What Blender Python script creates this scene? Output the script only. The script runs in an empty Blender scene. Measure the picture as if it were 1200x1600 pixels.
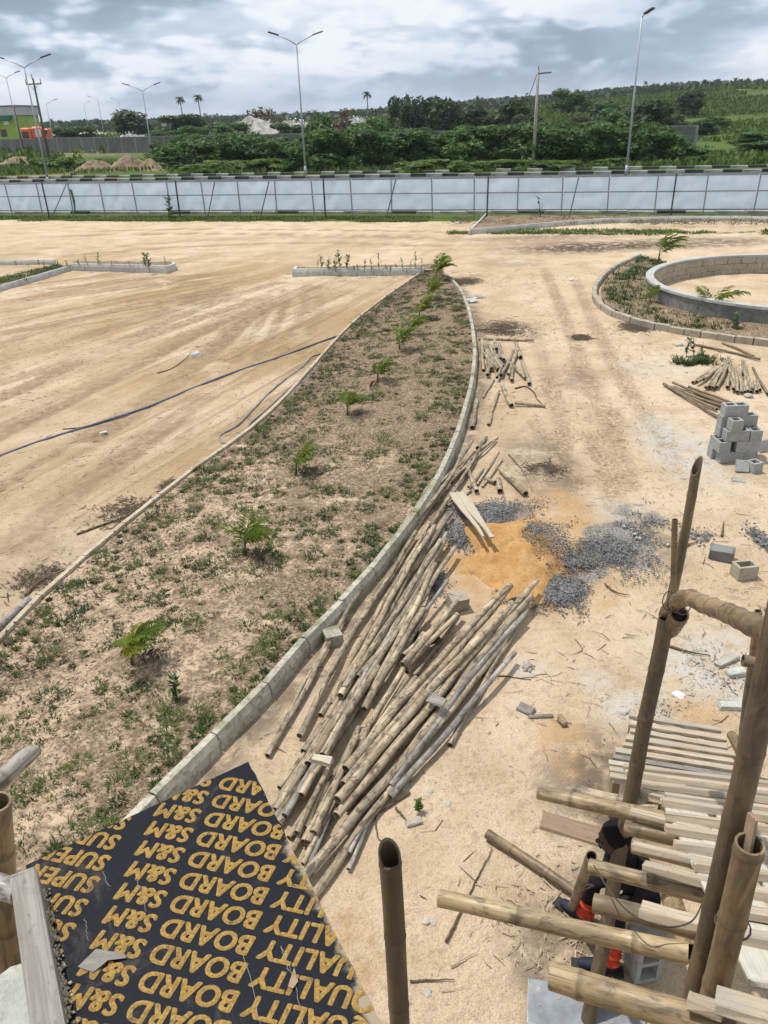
import bpy, bmesh, math, random
import numpy as np
from mathutils import Vector, Matrix, Quaternion

random.seed(7)
RNG = np.random.default_rng(7)
SC = bpy.context.scene
COL = SC.collection

# ------------------------------------------------------------------ camera
CAM_H, FPX, PITCH, ROLL = 5.3, 1220.0, math.radians(27.0), math.radians(2.1)
_f = Vector((0, math.cos(PITCH), -math.sin(PITCH)))
_r0 = Vector((1, 0, 0)); _u0 = Vector((0, math.sin(PITCH), math.cos(PITCH)))
_R = math.cos(ROLL) * _r0 - math.sin(ROLL) * _u0
_U = math.sin(ROLL) * _r0 + math.cos(ROLL) * _u0
CAM = Vector((0, 0, CAM_H))
cd = bpy.data.cameras.new('camera'); cam = bpy.data.objects.new('camera', cd); COL.objects.link(cam)
cd.sensor_fit = 'VERTICAL'; cd.sensor_height = 36.0; cd.lens = FPX / 1600 * 36.0
cd.clip_start = 0.05; cd.clip_end = 9000
M = Matrix((_R, _U, -_f)).transposed().to_4x4(); M.translation = CAM
cam.matrix_world = M
SC.camera = cam

# ------------------------------------------------------------------ sky and sun
SUN_FROM = Vector((-0.30, 0.20, 0.93)).normalized()
w = bpy.data.worlds.new('World'); SC.world = w; w.use_nodes = True; w.cycles.sampling_method = 'MANUAL'; w.cycles.sample_map_resolution = 512
nt = w.node_tree; nt.nodes.clear()
def wn(t, **k):
    n = nt.nodes.new(t)
    for a, b in k.items(): setattr(n, a, b)
    return n
def wl(a, b): nt.links.new(a, b)
sky = wn('ShaderNodeTexSky', sky_type='NISHITA', sun_disc=False)
sky.sun_elevation = math.asin(SUN_FROM.z); sky.sun_rotation = math.atan2(SUN_FROM.x, SUN_FROM.y)
sky.air_density = 1.0; sky.dust_density = 0.6
bg1 = wn('ShaderNodeBackground'); bg1.inputs[1].default_value = 0.075; wl(sky.outputs[0], bg1.inputs[0])
tc = wn('ShaderNodeTexCoord')
def cloud_field(off, sc, det, rough, dist, zs):
    mp = wn('ShaderNodeMapping'); mp.inputs['Location'].default_value = off; mp.inputs['Scale'].default_value = (1, 1, zs)
    wl(tc.outputs['Generated'], mp.inputs[0])
    n = wn('ShaderNodeTexNoise'); n.inputs['Scale'].default_value = sc; n.inputs['Detail'].default_value = det
    n.inputs['Roughness'].default_value = rough; n.inputs['Distortion'].default_value = dist
    wl(mp.outputs[0], n.inputs[0]); return n.outputs[0]
def ramp(src, a, b, lo=0.0, hi=1.0):
    m = wn('ShaderNodeMapRange', interpolation_type='SMOOTHSTEP'); wl(src, m.inputs[0])
    for i, v in enumerate((a, b, lo, hi)): m.inputs[1 + i].default_value = v
    return m.outputs[0]
def vadd(vec, fld, amt):
    m1 = wn('ShaderNodeVectorMath', operation='SUBTRACT'); wl(fld, m1.inputs[0]); m1.inputs[1].default_value = (.5, .5, .5)
    m2 = wn('ShaderNodeVectorMath', operation='SCALE'); wl(m1.outputs[0], m2.inputs[0]); m2.inputs['Scale'].default_value = amt
    m3 = wn('ShaderNodeVectorMath', operation='ADD'); wl(vec, m3.inputs[0]); wl(m2.outputs[0], m3.inputs[1]); return m3.outputs[0]
def body(off):
    """heaped cloud: broad mass plus cauliflower lobes at three sizes"""
    mp = wn('ShaderNodeMapping'); mp.inputs['Location'].default_value = off; mp.inputs['Scale'].default_value = (1, 1, 2.6); wl(tc.outputs['Generated'], mp.inputs[0])
    nz = wn('ShaderNodeTexNoise'); nz.inputs['Scale'].default_value = 9; nz.inputs['Detail'].default_value = 4; wl(mp.outputs[0], nz.inputs[0]); vec = vadd(mp.outputs[0], nz.outputs['Color'], .09)
    big = wn('ShaderNodeTexNoise'); big.inputs['Scale'].default_value = 3.3; big.inputs['Detail'].default_value = 2; big.inputs['Roughness'].default_value = .45; wl(vec, big.inputs[0]); tot = big.outputs[0]
    for sc, am in ((17, .17), (40, .10)):
        v = wn('ShaderNodeTexVoronoi', feature='F1'); v.inputs['Scale'].default_value = sc; wl(vec, v.inputs[0])
        m = wn('ShaderNodeMath', operation='MULTIPLY_ADD'); wl(v.outputs[0], m.inputs[0]); m.inputs[1].default_value = -am; wl(tot, m.inputs[2]); tot = m.outputs[0]
    return tot
SKO = (6.1000000000000005, 7.5, 0.9)
c1 = body(SKO); c1u = body((SKO[0] - .012, SKO[1], SKO[2] + .075))
c2 = cloud_field((3.3, 6.6, 7.7), 1.9, 5, 0.5, 0.2, 5.5)       # long grey banks
sub = wn('ShaderNodeMath', operation='SUBTRACT'); wl(c1, sub.inputs[0]); wl(c1u, sub.inputs[1])
lit = ramp(sub.outputs[0], -0.10, 0.11)
bank = ramp(c2, 0.38, 0.60)
dens = ramp(c1, 0.22, 0.36)
a1 = wn('ShaderNodeMath', operation='MULTIPLY_ADD'); wl(lit, a1.inputs[0]); a1.inputs[1].default_value = 0.62; wl(bank, a1.inputs[2])
a2 = wn('ShaderNodeMath', operation='MULTIPLY_ADD'); wl(dens, a2.inputs[0]); a2.inputs[1].default_value = 0.30; wl(a1.outputs[0], a2.inputs[2])
cr = wn('ShaderNodeValToRGB'); wl(ramp(a2.outputs[0], -0.12, 1.45), cr.inputs[0])
e = cr.color_ramp.elements
e[0].position = 0.0; e[0].color = (0.27, 0.35, 0.46, 1)
e[1].position = 1.0; e[1].color = (0.84, 0.88, 0.93, 1)
x = cr.color_ramp.elements.new(0.35); x.color = (0.40, 0.49, 0.62, 1)
x = cr.color_ramp.elements.new(0.68); x.color = (0.58, 0.67, 0.79, 1)
bg2 = wn('ShaderNodeBackground'); bg2.inputs[1].default_value = 1.0
sxyz = wn('ShaderNodeSeparateXYZ'); wl(tc.outputs['Generated'], sxyz.inputs[0])
hzm = wn('ShaderNodeMix', data_type='RGBA'); wl(ramp(sxyz.outputs[2], 0.0, 0.045, 0.6, 0.0), hzm.inputs[0]); wl(cr.outputs[0], hzm.inputs[6]); hzm.inputs[7].default_value = (.47, .56, .70, 1); wl(hzm.outputs[2], bg2.inputs[0])
mx = wn('ShaderNodeMixShader'); wl(ramp(c1, 0.16, 0.27, 0.88, 1.0), mx.inputs[0]); wl(bg1.outputs[0], mx.inputs[1]); wl(bg2.outputs[0], mx.inputs[2])
wo = wn('ShaderNodeOutputWorld'); wl(mx.outputs[0], wo.inputs[0])
sl = bpy.data.lights.new('sun', 'SUN'); so = bpy.data.objects.new('sun', sl); COL.objects.link(so)
sl.energy = 3.7; sl.angle = math.radians(0.9); sl.color = (1.0, 0.95, 0.87)
so.rotation_mode = 'QUATERNION'; so.rotation_quaternion = SUN_FROM.to_track_quat('Z', 'Y'); so.location = (0, 0, 40)
vs = SC.view_settings; vs.view_transform = 'Standard'; vs.look = 'None'; vs.exposure = 0.12; vs.gamma = 1.0; vs.use_curve_mapping = False
SC.cycles.max_bounces = 6; SC.cycles.diffuse_bounces = 3; SC.cycles.transparent_max_bounces = 4
SC.cycles.use_denoising = True

# ------------------------------------------------------------------ survey: photo bearings to metres on site
def ray(px, py): return _f + float((px - 600) / FPX) * _R + float((800 - py) / FPX) * _U
def G(px, py, z=0.0):
    d = ray(px, py); return CAM + d * float((z - CAM_H) / d.z)
def D(px, py, Y):
    d = ray(px, py); return CAM + d * float(Y / d.y)

# ------------------------------------------------------------------ helpers
def V(*a): return Vector(a)
def tag(o, label=None, cat=None, group=None, kind=None):
    if label: o['label'] = label
    if cat: o['category'] = cat
    if group: o['group'] = group
    if kind: o['kind'] = kind
    return o
def mesh(name, vs_, fs, mat=None, smooth=False):
    m = bpy.data.meshes.new(name); m.from_pydata([tuple(v) for v in vs_], [], fs); 
    if mat is not None:
        for q in (mat if isinstance(mat, (list, tuple)) else [mat]): m.materials.append(q)
    if smooth: m.shade_smooth()
    m.update(); return m
def npmesh(name, verts, quads=None, tris=None, mat=None, col=None):
    """big meshes from numpy arrays"""
    m = bpy.data.meshes.new(name)
    verts = np.asarray(verts, dtype=np.float32)
    parts, starts, n = [], [], 0
    if tris is not None and len(tris):
        t = np.asarray(tris, dtype=np.int32); parts.append(t.ravel()); starts.append(np.arange(len(t)) * 3); n = len(t) * 3
    if quads is not None and len(quads):
        q = np.asarray(quads, dtype=np.int32); parts.append(q.ravel()); starts.append(n + np.arange(len(q)) * 4)
    loops = np.concatenate(parts); st = np.concatenate(starts).astype(np.int32)
    m.vertices.add(len(verts)); m.vertices.foreach_set('co', verts.ravel())
    m.loops.add(len(loops)); m.loops.foreach_set('vertex_index', loops)
    m.polygons.add(len(st)); m.polygons.foreach_set('loop_start', st)
    m.update(calc_edges=True)
    if col is not None:
        a = m.attributes.new('tint', 'FLOAT', 'POINT'); a.data.foreach_set('value', np.asarray(col, dtype=np.float32))
    if mat: m.materials.append(mat)
    return m
def obj(name, me, parent=None, loc=(0, 0, 0), quat=None, rz=None, scale=None):
    o = bpy.data.objects.new(name, me); COL.objects.link(o)
    loc = Vector(loc)
    if parent is not None:
        o.parent = parent
        off = parent.get('_org'); 
        if off is not None: loc = loc - Vector(off)
    o.location = loc
    if quat is not None: o.rotation_mode = 'QUATERNION'; o.rotation_quaternion = quat
    if rz is not None: o.rotation_euler = (0, 0, rz)
    if scale is not None: o.scale = scale if hasattr(scale, '__len__') else (scale,) * 3
    return o
def thing(name, label, cat, loc=(0, 0, 0), group=None, rz=0.0, world_parts=True):
    o = bpy.data.objects.new(name, None); COL.objects.link(o); o.location = loc; o.rotation_euler = (0, 0, rz)
    o.empty_display_size = 0.1
    if world_parts: o['_org'] = tuple(loc)        # parts are given in site coordinates
    return tag(o, label, cat, group)
def copy_tree(o, loc, rz=0.0, scale=1.0, label=None, group=None, cat=None):
    c = o.copy(); COL.objects.link(c); c.location = loc; c.rotation_euler = (0, 0, rz); c.scale = (scale,) * 3 if not hasattr(scale, '__len__') else scale
    tag(c, label, cat, group)
    for ch in o.children:
        k = ch.copy(); COL.objects.link(k); k.parent = c
        for g in ch.children:
            q = g.copy(); COL.objects.link(q); q.parent = k
    return c
def boxdata(sx, sy, sz, ch=0.0, jit=0.0, cz=0.0):
    """chamfered box centred in x,y; z from cz-sz/2"""
    x, y, z = sx / 2, sy / 2, sz / 2; c = min(ch, x * .4, y * .4, z * .4)
    if c <= 0:
        v = [(a * x, b * y, d * z + cz) for d in (-1, 1) for a, b in ((-1, -1), (1, -1), (1, 1), (-1, 1))]
        f = [(3, 2, 1, 0), (4, 5, 6, 7), (0, 1, 5, 4), (1, 2, 6, 5), (2, 3, 7, 6), (3, 0, 4, 7)]
    else:
        lv = [(-z, c), (-z + c, 0), (z - c, 0), (z, c)]
        v, f = [], []
        for zz, i in lv:
            X, Y = x - i, y - i
            for a, b in ((-X + c * (i == 0), -Y), (X - c * (i == 0), -Y), (X, -Y + c * (i == 0)), (X, Y - c * (i == 0)), (X - c * (i == 0), Y), (-X + c * (i == 0), Y), (-X, Y - c * (i == 0)), (-X, -Y + c * (i == 0))):
                v.append((a, b, zz + cz))
        for k in range(3):
            for j in range(8): f.append((k * 8 + j, k * 8 + (j + 1) % 8, k * 8 + 8 + (j + 1) % 8, k * 8 + 8 + j))
        f.append(tuple(range(7, -1, -1))); f.append(tuple(range(24, 32)))
    if jit: v = [(a + random.uniform(-jit, jit), b + random.uniform(-jit, jit), d + random.uniform(-jit, jit)) for a, b, d in v]
    return v, f
def bar(name, p0, p1, wx, hz, mat, parent=None, ch=0.006, jit=0.002, roll=0.0, up=None):
    """a sawn timber or board running from p0 to p1; local x runs along the grain"""
    p0, p1 = Vector(p0), Vector(p1); d = p1 - p0
    v, f = boxdata(d.length, wx, hz, ch, jit)
    me = mesh(name, v, f, mat)
    X = d.normalized(); Z = Vector(up) if up else Vector((0, 0, 1)); Y = Z.cross(X).normalized(); Z = X.cross(Y)
    q = Matrix((X, Y, Z)).transposed().to_quaternion() @ Quaternion((1, 0, 0), roll)
    return obj(name, me, parent, (p0 + p1) / 2, q)
def tubemesh(name, pts, rad, mat, sides=6, cap=True):
    """plain tube along points (local coordinates)"""
    pts = [Vector(p) for p in pts]; n = len(pts); rad = rad if hasattr(rad, '__len__') else [rad] * n
    v, f = [], []; ref = None
    for i, p in enumerate(pts):
        t = (pts[min(i + 1, n - 1)] - pts[max(i - 1, 0)]).normalized()
        if ref is None: ref = t.orthogonal().normalized()
        ref = (ref - t * ref.dot(t)).normalized(); b = t.cross(ref)
        for k in range(sides):
            a = 2 * math.pi * k / sides; v.append(p + (ref * math.cos(a) + b * math.sin(a)) * rad[i])
    for i in range(n - 1):
        for k in range(sides): f.append((i * sides + k, i * sides + (k + 1) % sides, (i + 1) * sides + (k + 1) % sides, (i + 1) * sides + k))
    if cap: f.append(tuple(range(sides - 1, -1, -1))); f.append(tuple(range((n - 1) * sides, n * sides)))
    return mesh(name, v, f, mat, smooth=True)
def spline(pts, n):
    """smooth curve through points"""
    P = [Vector(p) for p in pts]
    if len(P) == 2: return [P[0].lerp(P[1], i / (n - 1)) for i in range(n)]
    P = [P[0] * 2 - P[1]] + P + [P[-1] * 2 - P[-2]]; m = len(P) - 3; out = []
    for i in range(n):
        u = i / (n - 1) * m; k = min(int(u), m - 1); t = u - k; a, b, c, d = P[k:k + 4]
        out.append(0.5 * ((2 * b) + (c - a) * t + (2 * a - 5 * b + 4 * c - d) * t * t + (3 * b - a - 3 * c + d) * t ** 3))
    return out
def bamboo(name, pts, r0, r1, mat, parent=None, sides=10, node=0.30, wob=0.012, slant=0.0, slant_end=1, slant_dir=None, seed=0, open_in=0.22, ridge=1.0):
    """a hollow jointed culm through pts; mesh z runs from the first point to the last"""
    rs = random.Random(seed * 7919 + 13)
    pts = [Vector(p) for p in pts]; p0, p1 = pts[0], pts[-1]; ax = (p1 - p0); L = ax.length; q = ax.normalized().to_track_quat('Z', 'Y'); qi = q.inverted()
    loc = [qi @ (p - p0) for p in pts]
    Ltot = L
    zs, z = [], rs.uniform(0.06, node)
    while z < L - 0.03: zs.append(z); z += node * rs.uniform(.8, 1.2)
    st = [(0.0, 1.0, 0)]
    for z in zs:
        for dz, m_, rg in ((-0.028, 0.985, 0), (-0.009, 1.0 + .015 * ridge, .15), (0, 1.0 + .055 * ridge, 1), (0.008, 1.0 + .012 * ridge, .7), (0.026, 0.99, .05)):
            if 0 < z + dz < L: st.append((z + dz, m_, rg))
    st.append((L, 1.0, 0)); st.sort()
    # fill long gaps
    full = [st[0]]
    for s in st[1:]:
        g = s[0] - full[-1][0]
        if g > 0.16: full.append((full[-1][0] + g / 2, 0.975, 0))
        full.append(s)
    cur = spline(loc, 60)
    zz = np.array([c.z for c in cur]); xx = np.array([c.x for c in cur]); yy = np.array([c.y for c in cur])
    ph = [rs.uniform(0, 6.28) for _ in range(4)]
    ctr = lambda z: (np.interp(z, zz, xx) + wob * math.sin(z * 2.1 + ph[0]) + wob * .45 * math.sin(z * 6.3 + ph[1]),
                     np.interp(z, zz, yy) + wob * math.sin(z * 1.8 + ph[2]) + wob * .45 * math.sin(z * 5.4 + ph[3]))
    v, f, ring = [], [], []
    sd = (qi @ Vector(slant_dir)) if slant_dir else Vector((1, 0, 0)); sd.z = 0; sd.normalize()
    def addring(z, rr, rg, sl=0.0):
        cx, cy = ctr(min(max(z, 0), L))
        for k in range(sides):
            a = 2 * math.pi * k / sides
            v.append((cx + rr * math.cos(a), cy + rr * math.sin(a), z + sl * rr * (math.cos(a) * sd.x + math.sin(a) * sd.y))); ring.append(rg)
    n = 0
    def bridge(a, b):
        for k in range(sides): f.append((a + k, a + (k + 1) % sides, b + (k + 1) % sides, b + k))
    rad = lambda z: r0 + (r1 - r0) * z / L
    # inner at start, outer, inner at end; hollow insides carry painted shade
    s0, s1 = (slant, 0) if slant_end == 0 else (0, slant)
    addring(min(open_in, L * .3), rad(0) * .80, 1); addring(0, rad(0) * .82, .6, s0); addring(0, rad(0) * .82, 0, s0); addring(0, rad(0), 0, s0); skip = {1, 3}
    for (z, m_, rg) in full:
        sl = slant if ((slant_end == 1 and z == L) or (slant_end == 0 and z == 0.0)) else 0
        addring(z, rad(z) * m_, rg, sl)
    n_ = len(v) // sides; skip |= {n_ - 1, n_ + 1}; addring(L, rad(L), 0, s1); addring(L, rad(L) * .82, 0, s1); addring(L, rad(L) * .82, .6, s1); addring(L - min(open_in, L * .3), rad(L) * .80, 1)
    tot = len(v) // sides
    for i in range(tot - 1):
        if i not in skip: bridge(i * sides, (i + 1) * sides)
    f.append(tuple(range(sides - 1, -1, -1))); f.append(tuple(range((tot - 1) * sides, tot * sides)))
    me = mesh(name, v, f, mat); me.shade_smooth()
    a = me.attributes.new('ring', 'FLOAT', 'POINT'); a.data.foreach_set('value', ring)
    # sharp rim at the cut ends
    return obj(name, me, parent, p0, q)
def vnoise(x, y, seed=0):
    r = np.random.default_rng(seed).random((64, 64)); xi = np.floor(x).astype(int); yi = np.floor(y).astype(int)
    fx, fy = x - xi, y - yi; fx = fx * fx * (3 - 2 * fx); fy = fy * fy * (3 - 2 * fy)
    g = lambda a, b: r[a % 64, b % 64]
    return (g(xi, yi) * (1 - fx) + g(xi + 1, yi) * fx) * (1 - fy) + (g(xi, yi + 1) * (1 - fx) + g(xi + 1, yi + 1) * fx) * fy
def fbm(x, y, seed=0, o=4):
    s, a, t = 0, 1, 0
    for i in range(o): s = s + a * vnoise(x * 2 ** i + 17.3 * i, y * 2 ** i + 9.1 * i, seed + i); t += a; a *= .5
    return s / t
def sstep(a, b, x): t = np.clip((x - a) / (b - a), 0, 1); return t * t * (3 - 2 * t)
def pldist(x, y, pts):
    """distance of grid points to a polyline"""
    d = np.full(x.shape, 1e9)
    for (a, b) in zip(pts[:-1], pts[1:]):
        ax, ay, bx, by = a[0], a[1], b[0], b[1]; L2 = (bx - ax) ** 2 + (by - ay) ** 2
        t = np.clip(((x - ax) * (bx - ax) + (y - ay) * (by - ay)) / L2, 0, 1)
        d = np.minimum(d, np.hypot(x - ax - t * (bx - ax), y - ay - t * (by - ay)))
    return d

# ------------------------------------------------------------------ materials
MATS = {}
class NB:
    def __init__(s, name):
        s.m = bpy.data.materials.new(name); s.m.use_nodes = True; s.t = s.m.node_tree
        s.b = s.t.nodes['Principled BSDF']; s.out = s.t.nodes['Material Output']; MATS[name] = s.m
    def n(s, t, **k):
        q = s.t.nodes.new(t)
        for a, b in k.items(): setattr(q, a, b)
        return q
    def l(s, a, b): s.t.links.new(a, b)
    def put(s, sock, v):
        if hasattr(v, 'is_output'): s.l(v, sock)
        else: sock.default_value = v
    def co(s, kind='Object', scale=(1, 1, 1), loc=(0, 0, 0), rot=(0, 0, 0)):
        t = s.n('ShaderNodeTexCoord'); mp = s.n('ShaderNodeMapping'); s.l(t.outputs[kind], mp.inputs[0])
        mp.inputs['Scale'].default_value = scale; mp.inputs['Location'].default_value = loc; mp.inputs['Rotation'].default_value = rot
        return mp.outputs[0]
    def noise(s, vec, scale, det=4, rough=.55, dist=0.0):
        q = s.n('ShaderNodeTexNoise'); s.l(vec, q.inputs[0]); q.inputs['Scale'].default_value = scale; q.inputs['Detail'].default_value = det
        q.inputs['Roughness'].default_value = rough; q.inputs['Distortion'].default_value = dist; return q.outputs[0]
    def voro(s, vec, scale, feat='F1', out=0, rnd=1.0):
        q = s.n('ShaderNodeTexVoronoi', feature=feat); s.l(vec, q.inputs[0]); q.inputs['Scale'].default_value = scale; q.inputs['Randomness'].default_value = rnd
        return q.outputs[out]
    def rng(s, src, a, b, lo=0.0, hi=1.0, smooth=True):
        q = s.n('ShaderNodeMapRange', interpolation_type='SMOOTHSTEP' if smooth else 'LINEAR'); s.l(src, q.inputs[0])
        for i, v in enumerate((a, b, lo, hi)): q.inputs[1 + i].default_value = v
        return q.outputs[0]
    def mix(s, fac, a, b, mode='MIX'):
        q = s.n('ShaderNodeMix', data_type='RGBA', blend_type=mode); s.put(q.inputs[0], fac)
        for i, v in ((6, a), (7, b)): s.put(q.inputs[i], v if hasattr(v, 'is_output') else (*v, 1) if len(v) == 3 else v)
        return q.outputs[2]
    def math(s, op, a, b=0.0, c=0.0):
        q = s.n('ShaderNodeMath', operation=op)
        for i, v in enumerate((a, b, c)): s.put(q.inputs[i], v)
        return q.outputs[0]
    def attr(s, name, out=2):
        q = s.n('ShaderNodeAttribute'); q.attribute_name = name; return q.outputs[out]
    def rand(s): return s.n('ShaderNodeObjectInfo').outputs['Random']
    def bump(s, h, strength=.3, dist=.02, prev=None):
        q = s.n('ShaderNodeBump'); q.inputs['Strength'].default_value = strength; q.inputs['Distance'].default_value = dist; s.l(h, q.inputs['Height'])
        if prev is not None: s.l(prev, q.inputs['Normal'])
        return q.outputs[0]
    def fin(s, col, rough=.85, normal=None, spec=.3, metal=0.0, transl=0.0):
        s.put(s.b.inputs['Base Color'], col if hasattr(col, 'is_output') else (*col, 1)); s.put(s.b.inputs['Roughness'], rough)
        s.b.inputs['Specular IOR Level'].default_value = spec; s.b.inputs['Metallic'].default_value = metal
        if normal is not None: s.l(normal, s.b.inputs['Normal'])
        if transl:
            tr = s.n('ShaderNodeBsdfTranslucent'); s.put(tr.inputs[0], col if hasattr(col, 'is_output') else (*col, 1))
            mxs = s.n('ShaderNodeMixShader'); mxs.inputs[0].default_value = transl
            s.l(s.b.outputs[0], mxs.inputs[1]); s.l(tr.outputs[0], mxs.inputs[2]); s.l(mxs.outputs[0], s.out.inputs[0])
        return s.m
def m_plain(name, col, rough=.7, var=.15, scale=8.0, spec=.3, metal=0.0, bump=0.0, kind='Object', coln=None):
    b = NB(name); c = b.co(kind); n = b.noise(c, scale, 5, .6)
    dark = tuple(v * (1 - var) for v in col); lite = coln or tuple(min(1, v * (1 + var)) for v in col)
    k = b.mix(b.rng(n, .3, .7), dark, lite)
    return b.fin(k, rough, b.bump(n, bump, .02) if bump else None, spec, metal)

def m_sheet():
    b = NB('sheet_white'); c = b.co('Object'); n = b.noise(c, 3.0, 5, .6, .4); sp = b.voro(c, 5.5); k = b.mix(b.rng(n, .35, .7), (.78, .87, .99), (.84, .91, 1.0)); k = b.mix(b.math('MULTIPLY', b.rng(sp, .10, .05), b.rng(n, .5, .56, 0, .6)), k, (.22, .24, .27))
    b.fin(k, .5, b.bump(n, .6, .05), .4, transl=.7)
def m_ground():
    b = NB('site_sand'); g = b.n('ShaderNodeNewGeometry').outputs['Position']
    big = b.noise(g, .22, 4, .55, .4); mid = b.noise(g, 1.1, 5, .6, .3); fine = b.noise(g, 9, 6, .68); grain = b.noise(g, 60, 3, .7)
    c = b.mix(b.rng(big, .35, .65), (.585, .45, .305), (.67, .535, .385))
    c = b.mix(b.rng(mid, .42, .66, 0, .65), c, (.44, .325, .205))
    c = b.mix(b.rng(fine, .50, .66, 0, .50), c, (.36, .265, .165))
    c = b.mix(b.rng(grain, .42, .62, 0, .34), c, (.29, .215, .14))
    # wheel streaks sweeping round the left yard: rings about a far point
    def streaks(rotz, fx, fy, seed):
        q0 = b.n('ShaderNodeMapping'); b.l(g, q0.inputs[0]); q0.inputs['Rotation'].default_value = (0, 0, rotz); q = b.n('ShaderNodeMapping'); b.l(q0.outputs[0], q.inputs[0]); q.inputs['Scale'].default_value = (fx, fy, 1); q.inputs['Location'].default_value = (seed, seed * .7, 0); return b.noise(q.outputs[0], 1.0, 6, .60, .35)
    warp = b.noise(g, .12, 2, .5)
    sA = streaks(math.radians(-66), .13, 1.5, 3.0); sB = streaks(math.radians(-38), .12, 1.5, 9.0); sC = streaks(math.radians(12), .10, 1.3, 5.0)
    wAB = b.attr('turn'); strk0 = b.n('ShaderNodeMix', data_type='FLOAT'); b.l(wAB, strk0.inputs[0]); b.l(sA, strk0.inputs[2]); b.l(sB, strk0.inputs[3])
    strk1 = b.n('ShaderNodeMix', data_type='FLOAT'); b.l(b.attr('cross'), strk1.inputs[0]); b.l(strk0.outputs[0], strk1.inputs[2]); b.l(sC, strk1.inputs[3]); strk = strk1.outputs[0]
    broad = streaks(math.radians(-60), .06, .42, 22.0); fineA = streaks(math.radians(-66), .10, 5.0, 14.0); fineB = streaks(math.radians(-38), .10, 5.0, 17.0); fmx = b.n('ShaderNodeMix', data_type='FLOAT'); b.l(wAB, fmx.inputs[0]); b.l(fineA, fmx.inputs[2]); b.l(fineB, fmx.inputs[3]); fineS = fmx.outputs[0]
    yard = b.attr('yard')
    c = b.mix(b.math('MULTIPLY', b.rng(broad, .42, .58), b.math('MULTIPLY', yard, 1.1)), c, (.36, .245, .13)); c = b.mix(b.math('MULTIPLY', b.rng(strk, .50, .62), b.math('MULTIPLY', yard, .75)), c, (.30, .205, .115)); c = b.mix(b.math('MULTIPLY', b.rng(fineS, .53, .64), b.math('MULTIPLY', yard, .75)), c, (.215, .15, .085))
    c = b.mix(b.math('MULTIPLY', b.rng(strk, .44, .26), b.math('MULTIPLY', yard, .7)), c, (.66, .53, .37))
    # broken specks of bark and leaf
    sp = b.voro(g, 5.0); spn = b.noise(g, .9, 3, .6)
    c = b.mix(b.math('MULTIPLY', b.rng(sp, .10, .05), b.rng(spn, .47, .60, 0, .6)), c, (.13, .09, .06))
    sp2 = b.voro(g, 13.0); c = b.mix(b.math('MULTIPLY', b.rng(sp2, .12, .06), b.rng(spn, .40, .58, 0, .7)), c, (.17, .12, .08))
    trk = b.attr('track'); tn_ = b.noise(g, 5.0, 5, .7, .4); c = b.mix(b.math('MULTIPLY', trk, b.rng(tn_, .34, .58, .35, .9)), c, (.235, .165, .10))
    rut = b.attr('rut'); tread = b.noise(g, 16, 3, .6, .2)
    c = b.mix(b.math('MULTIPLY', rut, b.rng(tread, .38, .58, .1, .9)), c, (.285, .195, .12))
    dm = b.attr('dark_ground'); c = b.mix(b.math('MULTIPLY', dm, b.rng(b.noise(g, 3.0, 5, .65, .4), .33, .55)), c, (.145, .112, .086))
    ce = b.attr('cement'); c = b.mix(b.math('MULTIPLY', ce, b.rng(b.noise(g, 3.6, 6, .7, .4), .34, .58)), c, (.52, .50, .455))
    ora = b.attr('orange'); c = b.mix(b.math('MULTIPLY', ora, b.rng(b.noise(g, 2.2, 6, .68, .4), .34, .56, .0, .95)), c, (.47, .285, .125))
    gvl = b.attr('grit'); gs = b.noise(g, 38, 3, .7); gcol = b.mix(b.rng(gs, .38, .62), (.085, .085, .09), (.34, .33, .31)); c = b.mix(b.rng(b.math('ADD', gvl, b.math('MULTIPLY', b.math('SUBTRACT', b.noise(g, 2.6, 6, .7, .3), .5), 1.5)), .45, .65, 0, .85), c, gcol)
    grit = b.noise(g, 24, 5, .75, .3); c = b.mix(b.math('MULTIPLY', b.rng(grit, .54, .66), b.rng(b.noise(g, .55, 4, .6, .3), .40, .62, .12, .75)), c, (.24, .175, .115))
    pale = b.noise(g, .45, 4, .6, .6); c = b.mix(b.rng(pale, .55, .72, 0, .5), c, (.66, .545, .405))
    # vegetation zones
    vg = b.attr('veg'); gn = b.noise(g, .35, 5, .65, .3); gn2 = b.noise(g, 2.3, 5, .7); gn3 = b.noise(g, .035, 4, .6)
    gc = b.mix(b.rng(gn, .35, .68), (.045, .085, .022), (.115, .150, .035)); gc = b.mix(b.rng(gn2, .4, .75, 0, .6), gc, (.030, .055, .018))
    gc = b.mix(b.rng(gn3, .42, .62), gc, b.mix(b.rng(gn2, .3, .7), (.055, .095, .018), (.10, .145, .03)))
    gc = b.mix(b.math('MULTIPLY', b.attr('bare'), b.rng(gn, .38, .55)), gc, (.27, .20, .125))
    edge = b.math('ADD', vg, b.math('MULTIPLY', b.math('SUBTRACT', gn2, .5), .9))
    c = b.mix(b.rng(edge, .42, .58), c, gc)
    h = b.math('ADD', b.math('MULTIPLY', fine, .6), b.math('MULTIPLY', grain, .15)); h = b.math('ADD', h, b.math('MULTIPLY', b.math('MULTIPLY', fineS, yard), 1.3))
    h = b.math('ADD', h, b.math('MULTIPLY', b.math('MULTIPLY', rut, tread), .8))
    return b.fin(c, .95, b.bump(h, 1.0, .09), .12)
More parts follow.
